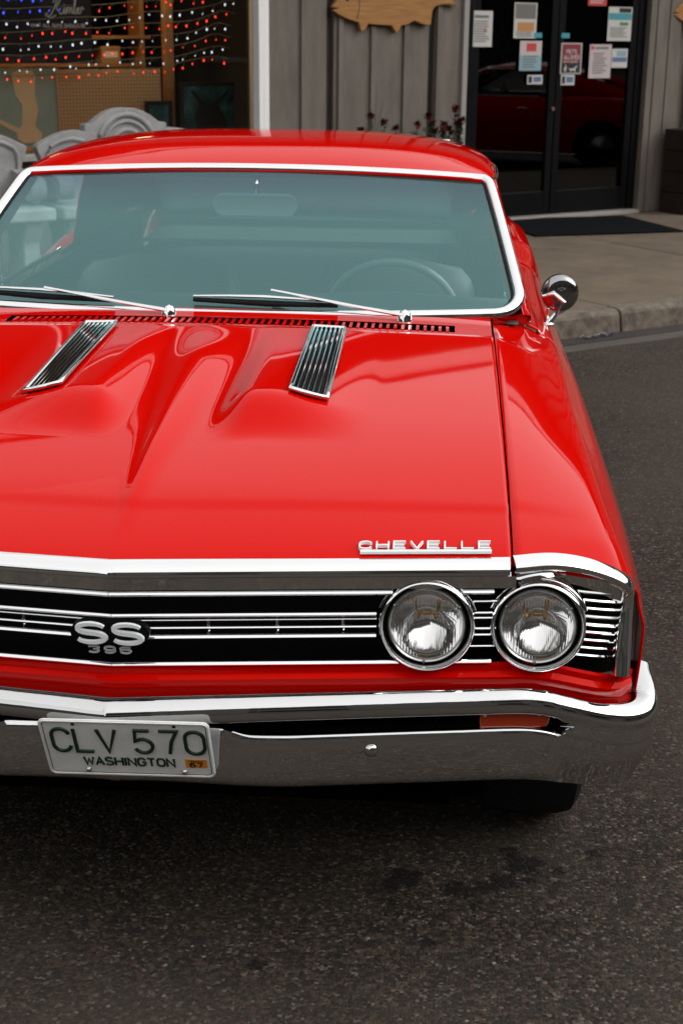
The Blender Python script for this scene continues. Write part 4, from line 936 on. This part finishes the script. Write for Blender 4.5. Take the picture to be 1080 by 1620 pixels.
def bump_pt(t, row, s):
    dy, z, kind = row
    end = 1.0 if kind == 0 else (.95 if kind == 1 else .86-.0*(1)); 
    if kind == 2: end = interp([(.37, .745), (.43, .80), (.4835, .86)], z)
    if kind == 1: end = interp([(.485, .865), (.510, .97)], z)
    p, tg = path_at(UP, t*end); nrm = Vector((tg.y, -tg.x, 0)).normalized()
    zo = p.z; x = p.x; e = sstep(.786, .796, x); mixv = lambda a, c: a*(1-e)+c*e
    if kind == 0 and z < .520: dy = mixv(dy, .004)
    elif kind == 1:
        dy = mixv(dy+.065, .007); z = z+(0 if z > .5 else .012*(1-sstep(.19, .25, x)))
    elif kind == 2:
        dy = mixv(dy+.045*(1-sstep(.0, .34, x)), .008+max(0, .45-z)*.30); z = z+(.012*(1-sstep(.19, .25, x)) if z > .478 else 0)
        zo = p.z*(.55+.45*sstep(.38, .48, z))
    q = Vector((p.x, p.y, 0))-nrm*dy; return Vector((s*q.x, q.y, z+zo))
for s in (1,):
    b = MB(); vs = []; T = [i/NSx for i in range(-NSx, NSx+1)]
    for t in T:
        for r_ in allr: vs.append(bump_pt(abs(t), r_, 1 if t >= 0 else -1))
    fs = []; mi = []
    for i in range(len(T)-1):
        x = abs(vs[i*n+14][0]+vs[(i+1)*n+14][0])/2
        for j in range(n-1):
            fs.append((i*n+j, i*n+j+1, (i+1)*n+j+1, (i+1)*n+j)); mi.append(1 if (12 <= j <= 16 and x < .795) or (12 <= j <= 17 and .786 < x < .800) else 0)
    b.v = [tuple(v) for v in vs]; b.f = fs; b.m = mi
    bp = b.build('front_bumper', ['bumper_chrome', 'grille_black'], car, 45)
def bolt(x, y, z, r, nm, p, mt, dirv=(0, -1, 0)):
    b = MB(); b.lathe([(0, r*.5), (r*.5, r*.42), (r*.85, r*.2), (r, 0), (r, -r*.3)], Matrix.Translation((x, y, z)) @ Vector(dirv).to_track_quat('Z', 'Y').to_matrix().to_4x4(), 18); b.build(nm, mt, p)
for s in (1, -1):
    bolt(s*.455, .0675, .449, .0125, 'bumper_bolt', bp, 'bumper_chrome'); bolt(s*.928, .178, .43, .013, 'bumper_bolt', bp, 'bumper_chrome', (s*.7, -.7, 0))
    b = MB(); out = arc(.07+.056, .0, .010, .0155, -90, 90, 6)+arc(.07-.056, 0, .004, .0155, 90, 270, 6)
    b.poly(out, .0, .03, lambda a, c, d: Vector((s*(.636+a), .108+.11*a*1.2+d, .495+c))); ts = bev_mod(b.build('turn_signal', 'amber_lens', car, 30), .003)
    for x in (.655, .752): bolt(s*x, .108+.132*(x-.636)-.001, .507, .0035, 'screw', ts, 'satin_chrome')
# splash area below the bumper
box('front_apron', (-.66, .66, .17, .30, .345, .56), 'underbody', car)
# emblem letters on the hood edge
def hoodfr(a, c, d):
    x = .425+a; y = yf(x)+.026+c; return Vector((x, y+.002, hz(x, y)+.004+d))
b = MB(); text(b, 'CHEVELLE', .001, .007, .0205, .0205, .0092, .0036, .005, hoodfr); b.ribbon([(.003, .001), (.1, .001), (.231, .001)], .0075, .004, hoodfr)
b.build('hood_script', 'lit_letter_white', car, None)
# SS badge in the grille
def ssfr(a, c, d): return Vector((.0045+a, .030-d+.01*abs(a), .676+c))
b = MB(); b.poly(arc(-.033, 0, .036, .0225, 60, 300, 12)+arc(.033, 0, .036, .0225, 240, 420, 12), -.012, .004, ssfr); bd = b.build('badge_plate', 'grille_black', car, 40)
b = MB(); SS_ = arc(.0, .0088, .0235, .0082, 20, 250, 12)+arc(.0, -.0084, .0245, .0086, 68, -160, 12)
for cx in (-.0315, .0315):
    b.ribbon([(x+cx, y) for x, y in SS_], [.0065+.004*math.sin(math.pi*i/25) for i in range(len(SS_))], .005, lambda a, c, d: ssfr(a, c, .0045+d))
b.build('badge_letters', 'lit_letter_white', bd, 50)
b = MB(); text(b, '396', -.038, -.037, .0115, .018, .010, .0032, .003, lambda a, c, d: ssfr(a, c, .002+d)); b.build('badge_numbers', 'badge_grey', bd, None)
# licence plate ---------------------------------------------------------------------
PT = Matrix.Translation((.0325, .008, .4665)) @ Matrix.Rotation(rad(-.9), 4, 'Y') @ Matrix.Rotation(rad(24), 4, 'X')
PWd, PH = .298, .150
def plfr(a, c, d): return PT @ Vector((a, -d, c))
def rrect(wd, ht, r, n=5):
    o_ = []
    for sx_, sy_, a0 in ((1, 1, 0), (-1, 1, 90), (-1, -1, 180), (1, -1, 270)): o_ += [(sx_*(wd/2-r)+r*math.cos(rad(a0+90*i/n)), sy_*(ht/2-r)+r*math.sin(rad(a0+90*i/n))) for i in range(n+1)]
    return o_
b = MB(); b.poly(rrect(PWd, PH, .012), -.0015, .0015, plfr); pl = b.build('licence_plate', 'plate_white', car, 30)
b = MB(); b.ribbon(rrect(PWd-.006, PH-.006, .010), .004, .002, lambda a, c, d: plfr(a, c, .0015+d), 0, True); b.build('rim', 'plate_white', pl, None)
b = MB(); b.ribbon(rrect(PWd-.013, PH-.013, .008), .0014, .0004, lambda a, c, d: plfr(a, c, .0015+d), 0, True); b.build('border_line', 'plate_green', pl, None)
b = MB(); f2 = lambda a, c, d: plfr(a, c, .0015+d)
x = -.130
for ch, cw, adv in (('C', .031, .040), ('L', .030, .041), ('V', .032, .063), ('5', .032, .046), ('7', .031, .044), ('0', .033, .04)):
    for st in GL[ch]: b.ribbon([(x+px*cw, -.0085+py*.0605) for px, py in st], .0070, .0030, f2)
    x += adv
b.build('plate_number', 'plate_green', pl, None)
b = MB(); text(b, 'WASHINGTON', -.082, -.0455, .0205, .0128, .0044, .0042, .0018, f2); b.build('plate_state', 'plate_green', pl, None)
b = MB(); b.poly([(.098, -.0475), (.136, -.0475), (.136, -.0245), (.098, -.0245)], .0016, .0024, plfr); stk = b.build('year_sticker', 'sticker_orange', pl, None)
b = MB(); text(b, '67', .1065, -.0455, .011, .0085, .0045, .0028, .0005, lambda a, c, d: plfr(a, c, .0025+d)); b.ribbon([(.103, -.0285), (.131, -.0285)], .0012, .0004, lambda a, c, d: plfr(a, c, .0025+d))
for i in range(5): b.ribbon([(.1085+.0042*i, -.0312), (.1108+.0042*i, -.0312)], .0028, .0004, lambda a, c, d: plfr(a, c, .0025+d))
b.build('sticker_print', 'print_black', stk, None)
for x, z, r, mt in ((-.078, -.0605, .0062, 'satin_chrome'), (.094, -.0615, .0062, 'satin_chrome')):
    b = MB(); b.lathe([(0, r*.7), (r*.6, r*.55), (r, 0), (r, -.001)], PT @ Matrix.Translation((x, -.0015, z)) @ Matrix.Rotation(rad(90), 4, 'X'), 14); b.build('plate_bolt', mt, pl)
for x in (-.088, .088):
    b = MB(); b.poly(arc(x, .0640, .0034, .0034, 0, 330, 11), .0016, .0021, plfr); b.build('mounting_hole', 'void_black', pl, None)
# wipers ----------------------------------------------------------------------------
WN = Vector((0, -.44, .88)).normalized()
for pv, el, tA, tB in (((.468, 1.432, .962), (.115, 1.530, 1.003), (-.089, 1.513, .991), (.292, 1.500, .985)), ((-.140, 1.428, .962), (-.485, 1.517, 1.000), (-.690, 1.530, 1.000), (-.298, 1.500, .986))):
    pv, el, tA, tB = map(Vector, (pv, el, tA, tB))
    b = MB(); b.lathe([(0, .028), (.012, .024), (.019, .008), (.021, -.02)], Matrix.Translation(pv), 16); wi = b.build('wiper', 'chrome', car)
    k1 = pv+(el-pv)*.35+WN*.014
    tube('wiper_arm', [pv+WN*.016, k1, el+WN*.016], [.010, .0078, .0055], 'chrome', wi, 8, False, .6)
    tube('blade_bridge', [tA+WN*.010, tA.lerp(tB, .25)+WN*.015, tA.lerp(tB, .5)+WN*.017, tA.lerp(tB, .75)+WN*.015, tB+WN*.010], [.0045, .006, .0075, .006, .0045], 'chrome', wi, 8, False, .6)
    dn = Vector((0, -.88, -.44)).normalized()
    tube('blade_rubber', [tA+WN*.003+dn*.006, tA.lerp(tB, .5)+WN*.003+dn*.010, tB+WN*.003+dn*.006], [.006, .009, .006], 'rubber', wi, 6)
# door mirror -----------------------------------------------------------------------
MC = Vector((.900, 1.90, .960)); md = Vector((.15, -1, -.02)).normalized(); Mm = Matrix.Translation(MC) @ md.to_track_quat('Z', 'Y').to_matrix().to_4x4()
for s in (1, -1):
    Ms = Matrix.Scale(s, 4, (1, 0, 0)) if s < 0 else Matrix.Identity(4)
    b = MB(); b.lathe([(.0001, .012), (.02, .0115), (.038, .009), (.047, .005), (.0525, -.003), (.0535, -.012), (.050, -.014)], Ms @ Mm, 40); mr = b.build('door_mirror', 'dark_chrome', car, 60)
    b = MB(); b.lathe([(.0515, -.006), (.0545, -.006), (.0548, -.014), (.0515, -.0142)], Ms @ Mm, 40); b.build('mirror_rim', 'chrome', mr, 40)
    b = MB(); b.lathe([(.0001, -.0125), (.0514, -.0125)], Ms @ Mm, 32); b.build('mirror_glass', 'reflector', mr)
    f = lambda a, c, d: Ms @ Mm @ Vector((a, c, .0158+d))
    b = MB(); b.ribbon([(-.010, .017), (-.003, .017), (-.002, .0195), (.004, .0195), (.0045, .017), (.011, .017), (.009, .013), (.003, .013), (.002, .0105), (-.004, .0105), (-.0045, .013), (-.012, .013)], .0012, .001, lambda a, c, d: f(a, c, -.004+d), 0, True); b.build('mirror_emblem', 'chrome', mr, None)
    e = Ms.to_3x3()
    tube('mirror_arm', [e @ (MC+Vector((-.050, -.014, -.006))), e @ (MC+Vector((-.02, -.03, .004))), e @ (MC+Vector((.008, -.035, -.018))), e @ (MC+Vector((-.012, -.032, -.052))), e @ (MC+Vector((-.030, -.03, -.078)))], [.005, .006, .008, .007, .010], 'chrome', mr, 10)
    b = MB(); b.lathe([(0, .01), (.010, .008), (.017, 0), (.017, -.006)], Matrix.Translation(e @ (MC+Vector((-.032, -.028, -.082)))), 14); b.build('mirror_foot', 'chrome', mr)
# wheels ----------------------------------------------------------------------------
for yc in (WF, WRR):
    for s in (1, -1):
        Mw = Matrix.Translation((s*(.775 if yc < 2 else .755), yc, .322)) @ Matrix.Rotation(rad(90)*s, 4, 'Y')
        r = empty('wheel', (0, 0, 0), 0, car)
        b = MB(); b.lathe([(.19, -.09), (.25, -.108), (.295, -.108), (.315, -.095), (.322, -.07), (.323, 0), (.322, .07), (.315, .095), (.295, .108), (.25, .108), (.19, .09)], Mw, 48); b.build('tyre', 'rubber', r, 30)
        b = MB(); b.lathe([(.192, .088), (.185, .095), (.175, .07), (.14, .04), (.08, .05), (.05, .075), (.0001, .08)], Mw, 40); b.build('rim', 'steel_rim', r, 40)
        b = MB(); b.lathe([(.36, -.16), (.36, .12)], Mw @ Matrix.Translation((0, 0, -.03)), 32)
for s in (1, -1):
    box('wheel_well', (min(s*.60, s*.66), max(s*.60, s*.66), .45, 1.35, .15, .80), 'underbody', car); box('wheel_well', (min(s*.55, s*.60), max(s*.55, s*.60), 3.3, 4.3, .15, .86), 'underbody', car)
    box('inner_fender', (min(s*.661, s*.86), max(s*.661, s*.86), .40, 1.30, .735, .765), 'underbody', car)

# a second coupe farther along the kerb: out of frame, mirrored in the glass doors --------
SKIP = ('vent_bar', 'screw', 'bumper_bolt', 'plate_bolt', 'mounting_hole', 'spoke', 'grille_rib')
def copy_tree(o, parent):
    c = o.copy(); COL.objects.link(c); c.parent = parent
    for ch in list(o.children):
        if not ch.name.split('.')[0] in SKIP: copy_tree(ch, c)
    return c
car2 = copy_tree(car, None); car2.location = (8.5, 6.2, 0)
tag(car2, 'second red coupe, seen only mirrored in the glass doors', 'car')
